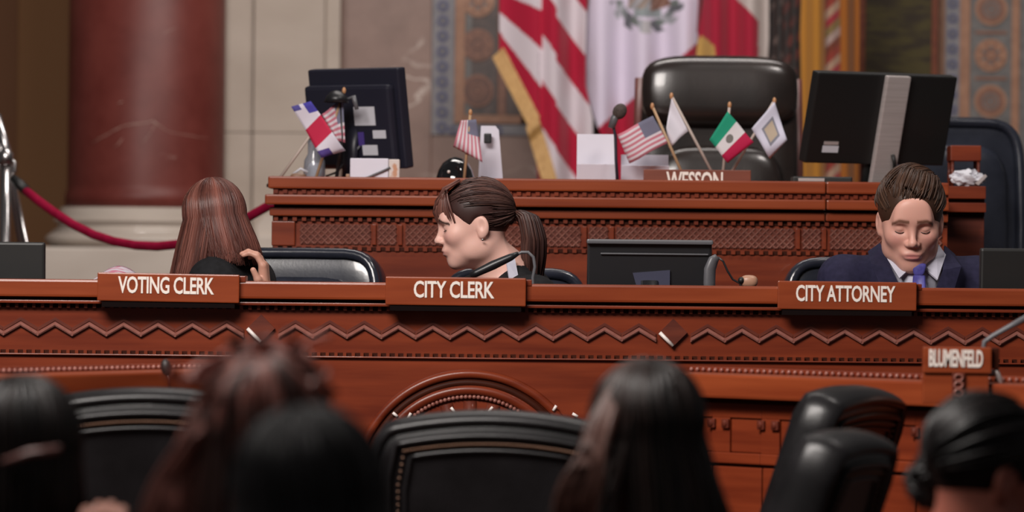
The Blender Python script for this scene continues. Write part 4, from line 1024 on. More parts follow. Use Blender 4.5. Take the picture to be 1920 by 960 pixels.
for (x0, x1, y, D, yl, lab) in ((1080, 1152, 248, 13.38, 304, 'tall folded white card standing left of the microphone'), (1163, 1252, 286, 13.46, 306, 'low folded white card behind the small striped flag')):
    p = on((x0 + x1) / 2, D, DT); t = T('folded_card', lab, 'card', p); a, b = on(x0, D, 0).x, on(x1, D, 0).x
    h = CAMZ + (480 - y - 2) / FPX * D - DT; hl = CAMZ + (480 - yl - 2) / FPX * D - DT
    bm = NB(); box(bm, ((a + b) / 2, D + .02, DT + h / 2 + .001), (b - a, .003, h), 0, Matrix.Rotation(R(-6), 3, 'X')); mk('rear_leaf', bm, M['paper'], t, t)
    bm = NB(); box(bm, ((a + b) / 2, D - .03, DT + hl / 2 + .001), (b - a, .003, hl), 0, Matrix.Rotation(R(18), 3, 'X')); mk('front_leaf', bm, M['paper'], t, t)
# gooseneck microphone on the dais
p = on(1157, 13.30, DT); t = T('microphone', 'gooseneck microphone with foam head standing on the dais', 'microphone', p)
q = lambda x, y: U(x, y, 13.30)
mk('base', lathe(NB(), [(.022, .0005), (.022, .014), (.010, .02)], p, 16), M['plastic'], t, t, True)
mk('stem', tube(NB(), [p + Vector((0, 0, .015)), q(1155, 300), q(1154, 256), q(1150, 236), q(1150, 226)], [.005, .0045, .0045, .004, .004], 8), M['plastic_navy'], t, t, True)
mk('capsule', tube(NB(), [q(1146, 240), q(1152, 222), q(1158, 212)], [.010, .012, .010], 12), M['plastic_grey'], t, t, True)
bm = NB(); ball(bm, q(1162, 209), (.020, .020, .024), 16, 12, Matrix.Rotation(.5, 3, 'Y')); mk('foam_head', bm, noise_mat('brown_foam', (.04, .028, .024), (.075, .055, .048), (1, 1, 1), 200, 2, .9), t, t, True)
# president's nameplate behind the ledge lip
D = 13.16; k = FPX / D
p = U(1305, 331, D); t = T('nameplate', 'dark red nameplate on top of the dais before the small flags', 'nameplate', (p.x, D, DT))
hp = CAMZ + (480 - 315.5) / k * 0 + (CAMZ + (480 - 315) / k - DT) - CAMZ * 1 if False else CAMZ + (480 - 315) / k - DT
mk('plate', boxr(NB(), on(1205, D, 0).x, on(1406, D, 0).x, D - .012, D + .012, DT + .0005, DT + hp, .002), noise_mat('red_brown_plate', (.15, .035, .018), (.20, .05, .026), (1, 6, 9), 3), t, t)
me = text_mesh('WESSON', 106 / k, 35 / k); me.materials.append(M['letter']); lt = mesh_obj('lettering', me, None, t); q = U(1302, 339.5, D); lt.location = (q.x - p.x, -.0112, q.z - DT)
# clutter at the right end of the dais
p = on(1806, 13.55, dz(2)); t = T('wooden_box', 'small red brown wooden tray at the right end of the dais', 'box', p)
z0 = dz(2); zt = CAMZ + (480 - 265) / FPX * 13.55
bm = NB(); boxr(bm, p.x - .045, p.x + .045, 13.50, 13.62, zt - .045, zt, .003); mk('tray', bm, M['wood'], t, t)
for sx in (-.038, .038):
    for sy in (13.51, 13.61): bm = NB(); tube(bm, [(p.x + sx, sy, z0 + .0005), (p.x + sx, sy, zt - .044)], .005, 8); mk('leg', bm, M['wood_dark'], t, t, True)
p = on(1812, 13.42, dz(2)); t = T('crumpled_paper', 'crumpled grey paper on the dais wing', 'paper', p)
bm = NB(); bmesh.ops.create_icosphere(bm, subdivisions=3, radius=1)
for v in bm.verts: v.co = Vector((v.co.x * .045, v.co.y * .03, v.co.z * .024)) * (1 + .35 * math.sin(9 * v.co.x + 5 * v.co.z) * math.sin(8 * v.co.y + 3)) + Vector((p.x, 13.42, p.z + .025))
mk('sheet', bm, M['label'], t, t)
bm = NB(); prism(bm, [(p.x + .03, p.z + .004), (p.x + .055, p.z + .03), (p.x + .05, p.z + .036), (p.x + .02, p.z + .01)], 13.39, 13.42); mk('torn_corner', bm, M['silver'], t, t)
p = on(1530, 13.22, DT); t = T('document_scanner', 'flat black box with pale edge before the large computer', 'scanner', p)
mk('body', boxr(NB(), p.x - .070, p.x + .10, 13.19, 13.31, DT + .0005, DT + .045, .004), M['plastic_dark'], t, t)
mk('pale_edge', boxr(NB(), p.x - .055, p.x + .020, 13.184, 13.1895, DT + .031, DT + .040, .001), M['silver'], t, t)

# ---------------------------------------------------------------- things on the clerks' bench
p = on(232, 11.75, WT); t = T('flowered_papers', 'pile of papers with pink flowered sheet behind the first nameplate', 'papers', p)
FLW = noise_mat('pink_flower_print', (.55, .50, .56), (.52, .16, .24), (1, 1, 1), 22, 2, .7, 0, .48, .6)
zt = CAMZ + (480 - 507) / FPX * 11.75
bm = NB(); boxr(bm, p.x - .09, p.x + .08, 11.64, 11.86, WT + .0005, zt - .05, .003); mk('paper_stack', bm, M['paper'], t, t)
V, Fc = [], []
for i in range(13):
    for j in range(7):
        u, v = i / 12, j / 6; V.append((p.x - .075 + .115 * u, 11.66 + .16 * v, zt - .048 + .050 * math.sin(math.pi * min(1, u * .75 + .12)) * (.6 + .4 * v)))
for i in range(12):
    for j in range(6): Fc.append((i * 7 + j, i * 7 + 7 + j, i * 7 + 8 + j, i * 7 + j + 1))
o = pyd('curled_sheet', V, Fc, FLW, t.o, t, True); o.modifiers.new('thickness', 'SOLIDIFY').thickness = .0015
# black gooseneck lamp-like microphone in front of the ponytailed clerk
D = 11.72; q = lambda x, y: U(x, y, D)
p = on(1000, D, WT); t = T('desk_microphone', 'black gooseneck microphone arching before the ponytailed clerk', 'microphone', p)
mk('base', lathe(NB(), [(.045, .0005), (.045, .018), (.018, .026)], p, 18), M['plastic'], t, t, True)
pts = [p + Vector((0, 0, .02)), q(1000, 560), q(999, 520), q(1003, 500), q(1000, 482), q(990, 473), q(978, 473), q(966, 479)]
mk('gooseneck', tube(NB(), pts, .0042, 8), M['plastic_grey'], t, t, True)
mk('barrel', tube(NB(), [q(972, 475), q(958, 482), q(925, 497), q(893, 512), q(882, 517)], [.005, .0095, .012, .010, .007], 12), M['plastic'], t, t, True)
# handset with cord at the monitor's right side
D = 11.70; q = lambda x, y: U(x, y, D); p = on(1336, D, WT)
t = T('telephone_handset', 'grey handset with coiled cord at the flat monitor\'s right edge', 'telephone', p)
mk('cradle', boxr(NB(), p.x - .035, p.x + .035, D - .03, D + .06, WT + .0005, WT + .05, .006), M['plastic'], t, t)
mk('handle', tube(NB(), [q(1333, 590), q(1330, 530), q(1331, 505), q(1338, 487), q(1345, 481)], [.016, .018, .018, .016, .010], 12, True, .7), M['plastic_grey'], t, t, True)
mk('cord', tube(NB(), [q(1346, 482), q(1356, 490), q(1364, 508), q(1374, 524), q(1388, 532), q(1392, 560), q(1380, 620)], .0028, 6), M['plastic'], t, t, True)
D = 11.64; p = on(1402, D, WT); t = T('hand_stamp', 'hand stamp with tan rounded grip poking above the bench ledge', 'stamp', p); q = lambda x, y: U(x, y, D)
zc = q(1402, 526).z
bm = NB(); tube(bm, [(p.x, D, WT + .0005), (p.x, D, zc - .02)], .012, 10); mk('stem', bm, M['plastic_dark'], t, t, True)
bm = NB(); cushion(bm, (p.x + .004, D, zc - .002), (.044, .036, .032), .75, None, 18, 10); mk('grip', bm, noise_mat('tan_rubber', (.36, .19, .12), (.44, .25, .17)), t, t, True)
bm = NB(); ball(bm, (p.x - .016, D - .010, zc + .0), .009, 10, 8); mk('cap', bm, M['plastic_dark'], t, t, True)

# ---------------------------------------------------------------- chrome stand and velvet rope at left
D = 14.9; q = lambda x, y, d=D: U(x, y, d)
p = on(9, D, .75); t = T('stanchion', 'chrome stanchion post at the left edge holding the rope', 'stanchion', p)
mk('base', lathe(NB(), [(.16, .0005), (.16, .015), (.06, .04), (.02, .06)], p, 28), M['chrome'], t, t, True)
zt = q(9, 292).z
mk('post', tube(NB(), [p + Vector((0, 0, .05)), (p.x, D, zt)], .0165, 16), M['chrome'], t, t, True)
mk('collar', lathe(NB(), [(.018, -.03), (.024, -.026), (.024, .006), (.016, .018), (.010, .026)], (p.x, D, zt), 20), M['chrome'], t, t, True)
bm = NB(); tube(bm, [(p.x + .016, D, zt - .01), (p.x + .03, D, zt - .02), (p.x + .03, D, zt - .05), (p.x + .022, D, zt - .062)], .005, 8); mk('hook', bm, M['chrome'], t, t, True)
t = T('folding_easel', 'chrome folding easel legs leaning beside the stanchion', 'easel', on(10, 15.1, .75)); D2 = 15.1
bot = lambda x: U(x, 480, D2).x
mk('leg', tube(NB(), [U(-6, 215, D2), U(12, 280, D2), Vector((bot(112), D2, .755))], [.014, .014, .012], 12), M['chrome'], t, t, True)
mk('leg', tube(NB(), [U(14, 300, D2 + .05), Vector((bot(138), D2 + .05, .755))], [.012, .010], 12), M['chrome'], t, t, True)
mk('leg', tube(NB(), [U(2, 250, D2 + .03), Vector((bot(-90), D2 + .3, .755))], [.012, .012], 12), M['chrome'], t, t, True)
t = T('velvet_rope', 'crimson velvet rope sagging from the stanchion to the dais', 'rope', on(260, 14.9, .75))
pts = [(48, 357), (70, 375), (100, 397), (135, 420), (175, 440), (215, 453), (255, 460), (295, 462), (335, 458), (375, 449), (415, 435), (450, 416), (480, 399), (505, 385), (520, 377)]
mk('rope', tube(NB(), [U(x, y, 14.85 - .7 * (x - 48) / 470) for x, y in pts], .0145, 12), M['velvet'], t, t, True)
mk('end_sleeve', tube(NB(), [U(24, 333, 14.87), U(36, 345, 14.86), U(52, 360, 14.85)], [.012, .017, .016], 12), M['plastic_dark'], t, t, True)
# ---------------------------------------------------------------- the people at the bench
def cl(name, c0, c1, ns=60, rough=.85): 
    m = noise_mat(name, c0, c1, (1, 1, 1), ns, 4, rough, .25, .3, .7, 0, None, 0, .2); return m
BLACKC = cl('black_wool', (.008, .008, .009), (.013, .013, .015)); NAVYC = cl('navy_suiting', (.014, .013, .034), (.022, .020, .050)); DARKT = cl('charcoal_trousers', (.012, .012, .014), (.02, .02, .022))
SHIRT = cl('white_shirt', (.50, .49, .58), (.56, .55, .64), 40, .7); TIE = noise_mat('blue_tie', (.055, .05, .24), (.10, .09, .36), (1, 1, 1), 60, 2, .4)
def W3(px, py, D): return np.array(U(px, py, D))
# auburn-haired clerk seen from behind, hand at her cheek
F = Frame(W3(402, 423, 12.06), -165, 6, 5, .95)
nk = W3(436, 486, 12.10)
ra = (W3(548, 640, 11.90), W3(500, 560, 11.93), (-.05, .0, 1), (-1, .05, 0))
t, *_ = figure('person', 'person with long auburn hair and black top, back turned, behind first nameplate', F, nk, -105, .35, .80, (.52, .27, .20), (.06, .02, .015), (.45, .13, .12), BLACKC, DARKT, hands=None, arms=[None, ra], shw=.15, hip=(nk[0] + .02, 12.14, .90))
scalp(F, t, [F.ell((0, -.125, -.05), (.075, .075, .11), .01, True)], (.075, .026, .020), grow=(.082, .103, .095))
long_hair(F, t, W3(0, 535, 12.06)[2], (20, 150), 800, (.045, .014, .011), (.21, .078, .058), .0048, (3, 40), 0, .016, .02, .002, pol1=98, lean=(-.022, 0), layr=(-.004, .002))
long_hair(F, t, W3(0, 480, 12.06)[2], (-95, 40), 800, (.045, .014, .011), (.20, .07, .052), .0048, (3, 40), 0, .018, .02, .002, pol1=98, name='hair', lean=(.026, 0), layr=(-.004, .002))

# ponytailed clerk in profile
F = Frame(W3(888, 421, 12.02), -84, 10, 0, .93)
nk = W3(948, 520, 12.06)
def vcut(F, N, fw, rt, up): return [cap(N + up * .055 - fw * .01, N + up * .4 - fw * .05, .066, .15, .01, True), cap(N + fw * .09 + up * .05, N + fw * .16 - up * .14, .075, .03, .02, True)]
t, to, nkp, ar, garment, fr_ = figure('person', 'person with dark ponytail and dark jacket in profile, behind second nameplate', F, nk, -62, .35, .80, (.72, .43, .36), (.05, .025, .02), (.58, .24, .22), BLACKC, DARKT, shw=.16, top_cut=vcut, hip=(nk[0] + .10, 12.18, .90))
fw, rt, up, N, H = fr_
garment('shirt', to[:3], .004, SHIRT, .008, [cap(N + up * .045 - fw * .01, N + up * .4, .062, .15, .01, True)])
scalp(F, t, [F.ell((0, -.090, -.045), (.10, .095, .105), .012, True), F.ell((0, -.02, -.115), (.12, .09, .085), .012, True), F.ell((.09, .008, -.018), (.035, .028, .040), .006, True), F.ell((-.09, .008, -.018), (.035, .028, .040), .006, True)], (.040, .018, .016), grow=(.081, .101, .094))
pony = np.array((0, .94, -.10))
swept_hair(F, t, pony, ((-150, 150), (14, 70)), 480, (.028, .012, .011), (.115, .055, .045), .0034, (.083, .103, .096))
swept_hair(F, t, pony, ((-122, 122), (58, 80)), 260, (.028, .012, .011), (.10, .05, .04), .0034, (.083, .103, .096))
swept_hair(F, t, pony, ((-78, 78), (60, 98)), 300, (.028, .012, .011), (.10, .05, .04), .0034, (.083, .103, .096))
swept_hair(F, t, pony, ((-88, 88), (92, 122)), 320, (.028, .012, .011), (.085, .042, .034), .0036, (.083, .103, .096))
pyd('collar', [W3(948, 488, 11.968), W3(964, 484, 11.985), W3(972, 526, 11.965), W3(955, 530, 11.955)], [(0, 1, 2, 3)], SHIRT, t.o, t, False).modifiers.new('thickness', 'SOLIDIFY').thickness = .004
pt = []; cc = []
for i in range(130):       # ponytail
    a = random.uniform(0, 6.28); r = random.random() ** .5; o1, o2 = r * math.cos(a), r * math.sin(a)
    p0 = F.w((o1 * .014, .112, .010 + o2 * .014)); zz = random.uniform(-.02, .02)
    pt.append([p0, W3(975 + o2 * 10, 402 + o1 * 8, 12.02 + o1 * .02), W3(992 + o2 * 20, 412 + o1 * 10, 12.02 + o1 * .03), W3(1001 + o2 * 22, 445, 12.02 + o1 * .04), W3(1000 + o2 * 22, 485, 12.03 + o1 * .04), W3(1000 + o2 * 18, 520 + 400 * zz, 12.04 + o1 * .03)])
def smooth(p, n=14):
    p = np.array(p); t_ = np.linspace(0, len(p) - 1, n); return np.stack([np.interp(t_, range(len(p)), p[:, d]) for d in range(3)], 1)
locks('ponytail', t.o, t, [smooth(p) for p in pt], np.random.uniform(.7, 1.3, 130) * .006, tint((.025, .011, .010), (.085, .038, .03), 130))
fp = []
for i in range(110):       # fringe over the forehead
    x = random.uniform(-.060, .060); l = random.uniform(-.004, .004); e = abs(x) / .06
    fp.append([F.w((x * .6, -.02, .128 + l)), F.w((x * .75, -.065, .110 + l)), F.w((x * .9, -.093 + .03 * e * e, .080)), F.w((x, -.105 + .045 * e * e, .052)), F.w((x * 1.05, -.103 + .05 * e * e, .030 + random.uniform(-.006, .008) - .018 * e))])
locks('fringe', t.o, t, [smooth(p, 9) for p in fp], np.random.uniform(.6, 1.2, 110) * .0048, tint((.07, .025, .02), (.20, .085, .065), 110))
for s in (-1, 1):
    bm = NB(); ball(bm, F.w((s * .083, .010, -.045)), .0035, 8, 6); mk('earring', bm, M['chrome'], t, t, True)

# man in navy suit looking down
F = Frame(W3(1707, 415, 12.06), -1, 16, 0, 1.04)
nk = W3(1706, 484, 12.16)
def jcut(F, N, fw, rt, up): return [cap(N + up * .04, N + up * .5, .084, .2, .008, True), cap(N + fw * .14 + up * .10 - rt * .012, N + fw * .19 - up * .16 - rt * .012, .088, .012, .006, True)]
t, to, nkp, ar, garment, fr_ = figure('person', 'person in navy suit, white shirt and blue tie looking down at the bench', F, nk, 4, .35, .80, (.66, .35, .28), (.20, .095, .065), (.58, .22, .21), NAVYC, DARKT, male=True, shw=.178, top_cut=jcut, hip=(nk[0] + .01, 12.24, .90))
fw, rt, up, N, H = fr_
garment('shirt', to[:3] + nkp, .005, SHIRT, .007, [cap(N + up * .085 + fw * .03, F.w((0, -.02, -.02)), .060, .085, .004, True)], ((-9, -9, N[2] - .25), (9, 9, N[2] + .075)))
for s in (-1, 1):           # collar leaves and lapels
    a = N + fw * .075 + up * .045 + rt * s * .058; b = N + fw * .135 - up * .020 + rt * s * .010; c = N + fw * .150 - up * .055 + rt * s * .050; d = N + fw * .085 + up * .010 + rt * s * .082
    o = pyd('collar', [a, b, c, d], [(0, 1, 2, 3)], SHIRT, t.o, t, False); o.modifiers.new('thickness', 'SOLIDIFY').thickness = .005
    a = N + up * .035 + fw * .045 + rt * s * .085; b = N + fw * .135 - up * .03 + rt * s * .068; c = N + fw * .175 - up * .14 + rt * s * .02; d = N + fw * .150 - up * .11 + rt * s * .085; e = N + fw * .115 - up * .02 + rt * s * .118; f = N + fw * .03 + up * .012 + rt * s * .115
    o = pyd('lapel', [a, b, c, d, e, f], [(0, 1, 4, 5), (1, 2, 3, 4)], NAVYC, t.o, t, False); o.modifiers.new('thickness', 'SOLIDIFY').thickness = .006
V, Fc = [], []
for j in range(9):          # shirt front inside the lapels
    for i in range(9):
        u, v = i / 8 * 2 - 1, j / 8; V.append(N + fw * (.118 + .035 * v - .030 * u * u) - up * (-.015 + .16 * v) + rt * u * (.075 - .03 * v))
for j in range(8):
    for i in range(8): Fc.append((j * 9 + i, j * 9 + i + 1, j * 9 + i + 10, j * 9 + i + 9))
pyd('shirt_front', V, Fc, SHIRT, t.o, t, True).modifiers.new('thickness', 'SOLIDIFY').thickness = .004
bm = NB(); cushion(bm, N + fw * .152 - up * .030, (.034, .022, .034), .45, lambda p: Vector((p.x * (1 + p.z * 16), p.y, p.z)), 16, 10); mk('tie_knot', bm, TIE, t, t, True)
bm = NB(); q0 = N + fw * .158 - up * .045; q1 = N + fw * .172 - up * .30
tube(bm, [q0, (q0 + q1) / 2, q1], [.016, .026, .034], 8, True, .25, tuple(rt)); mk('tie', bm, TIE, t, t, True)
# short brown hair combed over
scalp(F, t, [F.ell((0, -.100, -.020), (.068, .070, .100), .010, True), F.ell((0, -.06, -.10), (.13, .10, .085), .012, True), F.ell((0, .06, -.125), (.12, .10, .07), .012, True), F.ell((.09, .010, -.025), (.035, .026, .040), .006, True), F.ell((-.09, .010, -.025), (.035, .026, .040), .006, True)], (.050, .024, .015), grow=(.083, .104, .096), c=(0, .014, .040))
swept_hair(F, t, (.75, .35, .65), ((90, 270), (8, 62)), 620, (.028, .013, .008), (.095, .044, .025), .0026, (.086, .109, .102), 'hair', .004, .6)
swept_hair(F, t, (.35, .55, .75), ((140, 220), (54, 66)), 260, (.028, .013, .008), (.085, .040, .023), .0030, (.085, .107, .101), 'fringe', .010, .45)
swept_hair(F, t, (0, .8, .3), ((96, 140), (40, 88)), 160, (.028, .013, .008), (.08, .038, .022), .0028, (.085, .106, .099), 'hair', .002, .45)
swept_hair(F, t, (0, .8, .3), ((220, 264), (40, 88)), 160, (.028, .013, .008), (.08, .038, .022), .0028, (.085, .106, .099), 'hair', .002, .45)
swept_hair(F, t, (0, .9, .1), ((-115, 115), (20, 84)), 700, (.028, .013, .008), (.09, .042, .024), .0026, (.085, .106, .099), 'hair', .003, .4)

# ---------------------------------------------------------------- council desks with panels (both arms of the horseshoe)
ZC = 1.184
def council_desk(label, A, B, seg_w, name='council_desk'):
    """straight run from A to B (x, y); local x along the run, front faces local -y"""
    A, B = Vector((*A, 0)), Vector((*B, 0)); d = B - A; L = d.length; ang = math.atan2(d.y, d.x)
    t = T(name, label, 'desk', A, ang)
    def pb(n, x0, x1, y0, y1, z0, z1, m, bev=.003, parent=None): return mk(n, boxr(NB(), x0, x1, y0, y1, z0, z1, bev), M[m], parent or t)
    pb('top_ledge', 0, L, -.03, .36, ZC - .055, ZC, 'wood_lit', .006)
    pb('back_lip', 0, L, .10, .13, ZC, ZC + .012, 'wood', .002)
    bm = NB(); n = int(L / .019)
    for k in range(n): ball(bm, (.01 + k * .019, .096, ZC + .0052), .0052, 8, 6)
    mk('bead_row', bm, M['wood_highlight'], t, None, True, kind='stuff')
    pb('shadow_groove', 0, L, .012, .05, ZC - .066, ZC - .055, 'wood_groove', 0)
    pb('body', 0, L, .03, .32, .0, ZC - .066, 'wood', .0)
    n = int(L / seg_w)
    for k in range(n):
        x = k * seg_w; w = seg_w
        pb('upper_rail', x, x + w, .014, .03, ZC - .100, ZC - .066, 'wood', .002)
        pb('lower_rail', x, x + w, .010, .03, ZC - .205, ZC - .180, 'wood', .003)
        pb('stile', x, x + w * .36, .014, .03, ZC - .180, ZC - .100, 'wood', .002)
        pn = pb('panel', x + w * .365, x + w * .995, .019, .03, ZC - .179, ZC - .101, 'wood', .003)
        for s in (.30, 1.02):
            bm = NB(); box(bm, (x + w * s, .010, ZC - .114), (.022, .008, .022), .003); cushion(bm, (x + w * s, .006, ZC - .114), (.016, .008, .016), .9, None, 8, 6); mk('corner_rosette', bm, M['wood_dark'], pn)
        pb('lower_panel', x + .002, x + w - .002, .018, .03, .12, ZC - .212, 'wood', .003)
    pb('baseboard', 0, L, .008, .03, .0, .12, 'wood_dark', .004)
    return t
pr = lambda px, D: ((px - 960) / FPX * D, D)
council_desk('right hand council desk with square panels below the man in the suit', pr(1240, 10.72), pr(2050, 9.83), .152)
council_desk('left hand council desk behind the studded chair at left', pr(-170, 9.62), pr(470, 10.62), .152)
# nameplate post on the right desk
D = 9.97; k = FPX / D
t = T('nameplate', 'wooden nameplate post with carved ornament on the right council desk', 'nameplate', (U(1797, 700, D).x, D, ZC))
a, b = on(1733, D, 0).x, on(1861, D, 0).x
zt = U(1797, 651, D).z; zbm = U(1797, 700, D).z; zlo = U(1797, 757, D).z
mk('plate', boxr(NB(), a, b, D - .004, D + .03, zbm, zt, .003), M['wood_lit'], t, t)
mk('apron', boxr(NB(), a, b - .005, D + .002, D + .03, zlo, zbm, .002), M['wood_lit'], t, t)
me = text_mesh('BLUMENFELD', 101 / k, 33 / k, .003, .03); me.materials.append(M['letter']); lt = mesh_obj('lettering', me, None, t); q = U(1792, 672, D); lt.location = (q.x - t.o.location.x, -.0032, q.z - ZC); lt.rotation_euler = (0, .012, 0)
orn = NB(); q = U(1797, 722, D)
boxr(orn, q.x - .014, q.x + .014, D - .004, D + .004, q.z - .027, q.z + .027, .002); o = mk('ornament_ground', orn, M['wood_dark'], t, t)
for dzz in (-.016, 0, .016):
    bm = NB(); tube(bm, [(q.x + .009 * math.cos(a_), D - .006, q.z + dzz + .007 * math.sin(a_)) for a_ in [2 * math.pi * i / 12 for i in range(13)]], .0025, 6, False); mk('carved_ring', bm, M['wood_highlight'], o, t, True)
mk('side_bracket', boxr(NB(), b + .001, b + .018, D + .01, D + .05, U(1870, 692, D).z, U(1870, 653, D).z, .002), M['wood_groove'], t, t)
bm = NB(); tube(bm, [U(1866, 692, D + .02), U(1872, 705, D + .02), U(1880, 725, D + .02)], .006, 8); mk('brace', bm, M['silver'], t, t, True)
# microphone boom behind it
t = T('boom_microphone', 'grey microphone boom rising off the right edge behind the nameplate post', 'microphone', (U(1846, 700, 10.10).x, 10.10, ZC))
p = t.o.location
mk('base', lathe(NB(), [(.03, .0125), (.03, .024), (.012, .03)], (p.x, 10.10, ZC), 16), M['plastic'], t, t, True)
mk('boom', tube(NB(), [(p.x, 10.10, ZC + .02), U(1843, 660, 10.10), U(1846, 641, 10.10), U(1862, 630, 10.10), U(1895, 612, 10.10), U(1935, 590, 10.10)], [.005, .005, .006, .006, .007, .008], 10), M['plastic_grey'], t, t, True)
bm = NB(); ball(bm, U(1945, 585, 10.10), (.016, .016, .024), 12, 10, Matrix.Rotation(1.0, 3, 'Y')); mk('foam_head', bm, M['plastic_dark'], t, t, True)
# microphone on the left desk
D = 10.14; t = T('stick_microphone', 'small black microphone clamped to the left council desk', 'microphone', (U(319, 700, D).x, D, ZC - .05)); p = t.o.location
mk('base', lathe(NB(), [(.02, .0005), (.02, .010), (.008, .014)], p, 16), M['plastic'], t, t, True)
mk('stem', tube(NB(), [p + Vector((0, 0, .012)), U(316, 712, D), U(312, 700, D)], .0032, 8), M['wood_dark'], t, t, True)
bm = NB(); ball(bm, U(311, 689, D), (.0115, .0115, .019), 14, 12, Matrix.Rotation(-.15, 3, 'Y')); mk('foam_head', bm, M['plastic_dark'], t, t, True)

# ---------------------------------------------------------------- council chairs with rolled, studded backs
def council_chair(label, px, D, face, top, w, recl, mt, peak=.025, hump=0.):
    """face: direction the sitter looks, 0 = away from the camera (+y), positive turns left"""
    t = T('council_chair', label, 'chair', ((px - 960) / FPX * D, D, 0), face, 'studded leather council chairs')
    seatz = .46; hb = top - seatz; rot = Matrix.Rotation(R(recl), 3, 'X'); piv = Vector((0, -.20, seatz))
    def topz(x): u = x / (w / 2); return hb - peak * (u * u) - hump * 0 + .0 - .035 * max(0, abs(u) - .86) / .14
    def at(x, y, z): return piv + rot @ Vector((x, y, z))
    # slab following the crowned outline
    nx, nz = 24, 14; bm = NB(); grid = {}
    for side, y in ((0, -.045), (1, .045)):
        for i in range(nx + 1):
            x = -w / 2 + w * i / nx
            for j in range(nz + 1):
                u, v = i / nx * 2 - 1, j / nz; z = (topz(x) + .06) * v - .06
                puff = (1 - u ** 6) * (1 - (2 * v - 1) ** 8); yy = y + (.012 if side else .0) * puff
                grid[side, i, j] = bm.verts.new(at(x, yy, z))
    for s in (0, 1):
        for i in range(nx):
            for j in range(nz): bm.faces.new((grid[s, i, j], grid[s, i + 1, j], grid[s, i + 1, j + 1], grid[s, i, j + 1]))
    rim = [(i, 0) for i in range(nx)] + [(nx, j) for j in range(nz)] + [(i, nz) for i in range(nx, 0, -1)] + [(0, j) for j in range(nz, 0, -1)]
    for a, b in zip(rim, rim[1:] + rim[:1]): bm.faces.new((grid[0, a[0], a[1]], grid[0, b[0], b[1]], grid[1, b[0], b[1]], grid[1, a[0], a[1]]))
    back = mk('backrest', bm, mt, t, None, True)
    def outline(inset, y, n=30):
        pts = [(-w / 2 + inset, -.02), (-w / 2 + inset, hb * .35), (-w / 2 + inset, hb * .7)]
        pts += [(-w / 2 + inset, topz(-w / 2) - inset - .02)]
        pts += [(x, topz(x) - inset) for x in [(-w / 2 + inset + .012) + (w - 2 * inset - .024) * k / n for k in range(n + 1)]]
        pts += [(w / 2 - inset, topz(w / 2) - inset - .02), (w / 2 - inset, hb * .7), (w / 2 - inset, hb * .35), (w / 2 - inset, -.02)]
        return [at(x, y, z) for x, z in pts]
    mk('rolled_edge', tube(NB(), outline(.004, -.006), .046, 14, True, .36, tuple(rot @ Vector((0, 1, 0)))), mt, back, None, True)
    mk('piping', tube(NB(), outline(.034, -.049), .006, 8), mt, back, None, True)
    mk('piping', tube(NB(), outline(.064, -.046), .005, 8), mt, back, None, True)
    bm = NB(); path = outline(.050, -.049, 60)
    for a, b in zip(path, path[1:]):
        m_ = max(1, int((b - a).length / .0125))
        for k in range(m_): ball(bm, a + (b - a) * k / m_, .0036, 6, 4)
    mk('nailhead_trim', bm, M['brass'], back, None, True, kind='stuff')
    bm = NB(); cushion(bm, (0, .03, seatz - .05), (w * .98, .50, .13), .35, None, 28, 10); mk('seat', bm, mt, t, None, True)
    for s in (-1, 1):
        bm = NB(); cushion(bm, (s * (w / 2 + .02), .04, seatz + .17), (.07, .34, .06), .45, None, 18, 8); a = mk('armrest', bm, mt, t, None, True)
        bm = NB(); tube(bm, [(s * (w / 2 + .015), .15, seatz + .15), (s * (w / 2 + .01), .13, seatz - .04)], .016, 8); mk('arm_post', bm, M['wood_dark'], a, None, True)
    mk('column', lathe(NB(), [(.05, .10), (.05, .14), (.03, .15), (.03, seatz - .11)], (0, 0, 0), 14), M['plastic'], t, None, True)
    for k in range(5):
        a = 2 * math.pi * k / 5 + .3; d = Vector((math.cos(a), math.sin(a), 0))
        bm = NB(); tube(bm, [d * .02 + Vector((0, 0, .11)), d * .28 + Vector((0, 0, .07))], [.028, .018], 8); l = mk('leg', bm, M['wood_dark'], t, None, True)
        bm = NB(); ball(bm, d * .275 + Vector((0, 0, .0285)), .028, 12, 8); mk('caster', bm, M['plastic'], l, None, True)
    return t
council_chair('studded black leather council chair at left below the small microphone', 285, 9.55, R(4), CAMZ - (728 - 480 + 7) / FPX * 9.35 - .002, .47, 7, M['leather'], .030)
council_chair('studded black leather council chair in front of the carved wheel', 950, 9.50, R(-5), CAMZ - (769 - 480) / FPX * 9.3 - .004, .47, 7, M['leather'], .030)
council_chair('larger angled black leather chair before the right council desk', 1252, 9.98, R(64), CAMZ - (724 - 480 - 6) / FPX * 9.8 + .028, .42, 19, M['leather'], .020)
council_chair('smaller angled black leather chair overlapping the larger angled one', 1206, 8.72, R(64), CAMZ - (800 - 480 - 6) / FPX * 8.72 + .025, .30, 19, M['leather'], .016)

# ---------------------------------------------------------------- the public in the foreground
def public(label, F, nk, yaw, skin, hairc, top, floor=0., arms=None, shw=.16, hip=None, lips=(.4, .12, .1)):
    return figure('person', label, F, nk, yaw, floor, floor + .44, skin, hairc, lips, top, DARKT, shw=shw, arms=arms, hip=hip, group=None, hd=.0040)
BK, BK2, RB = (.0035, .0032, .0035), (.012, .011, .0125), (.05, .018, .014)
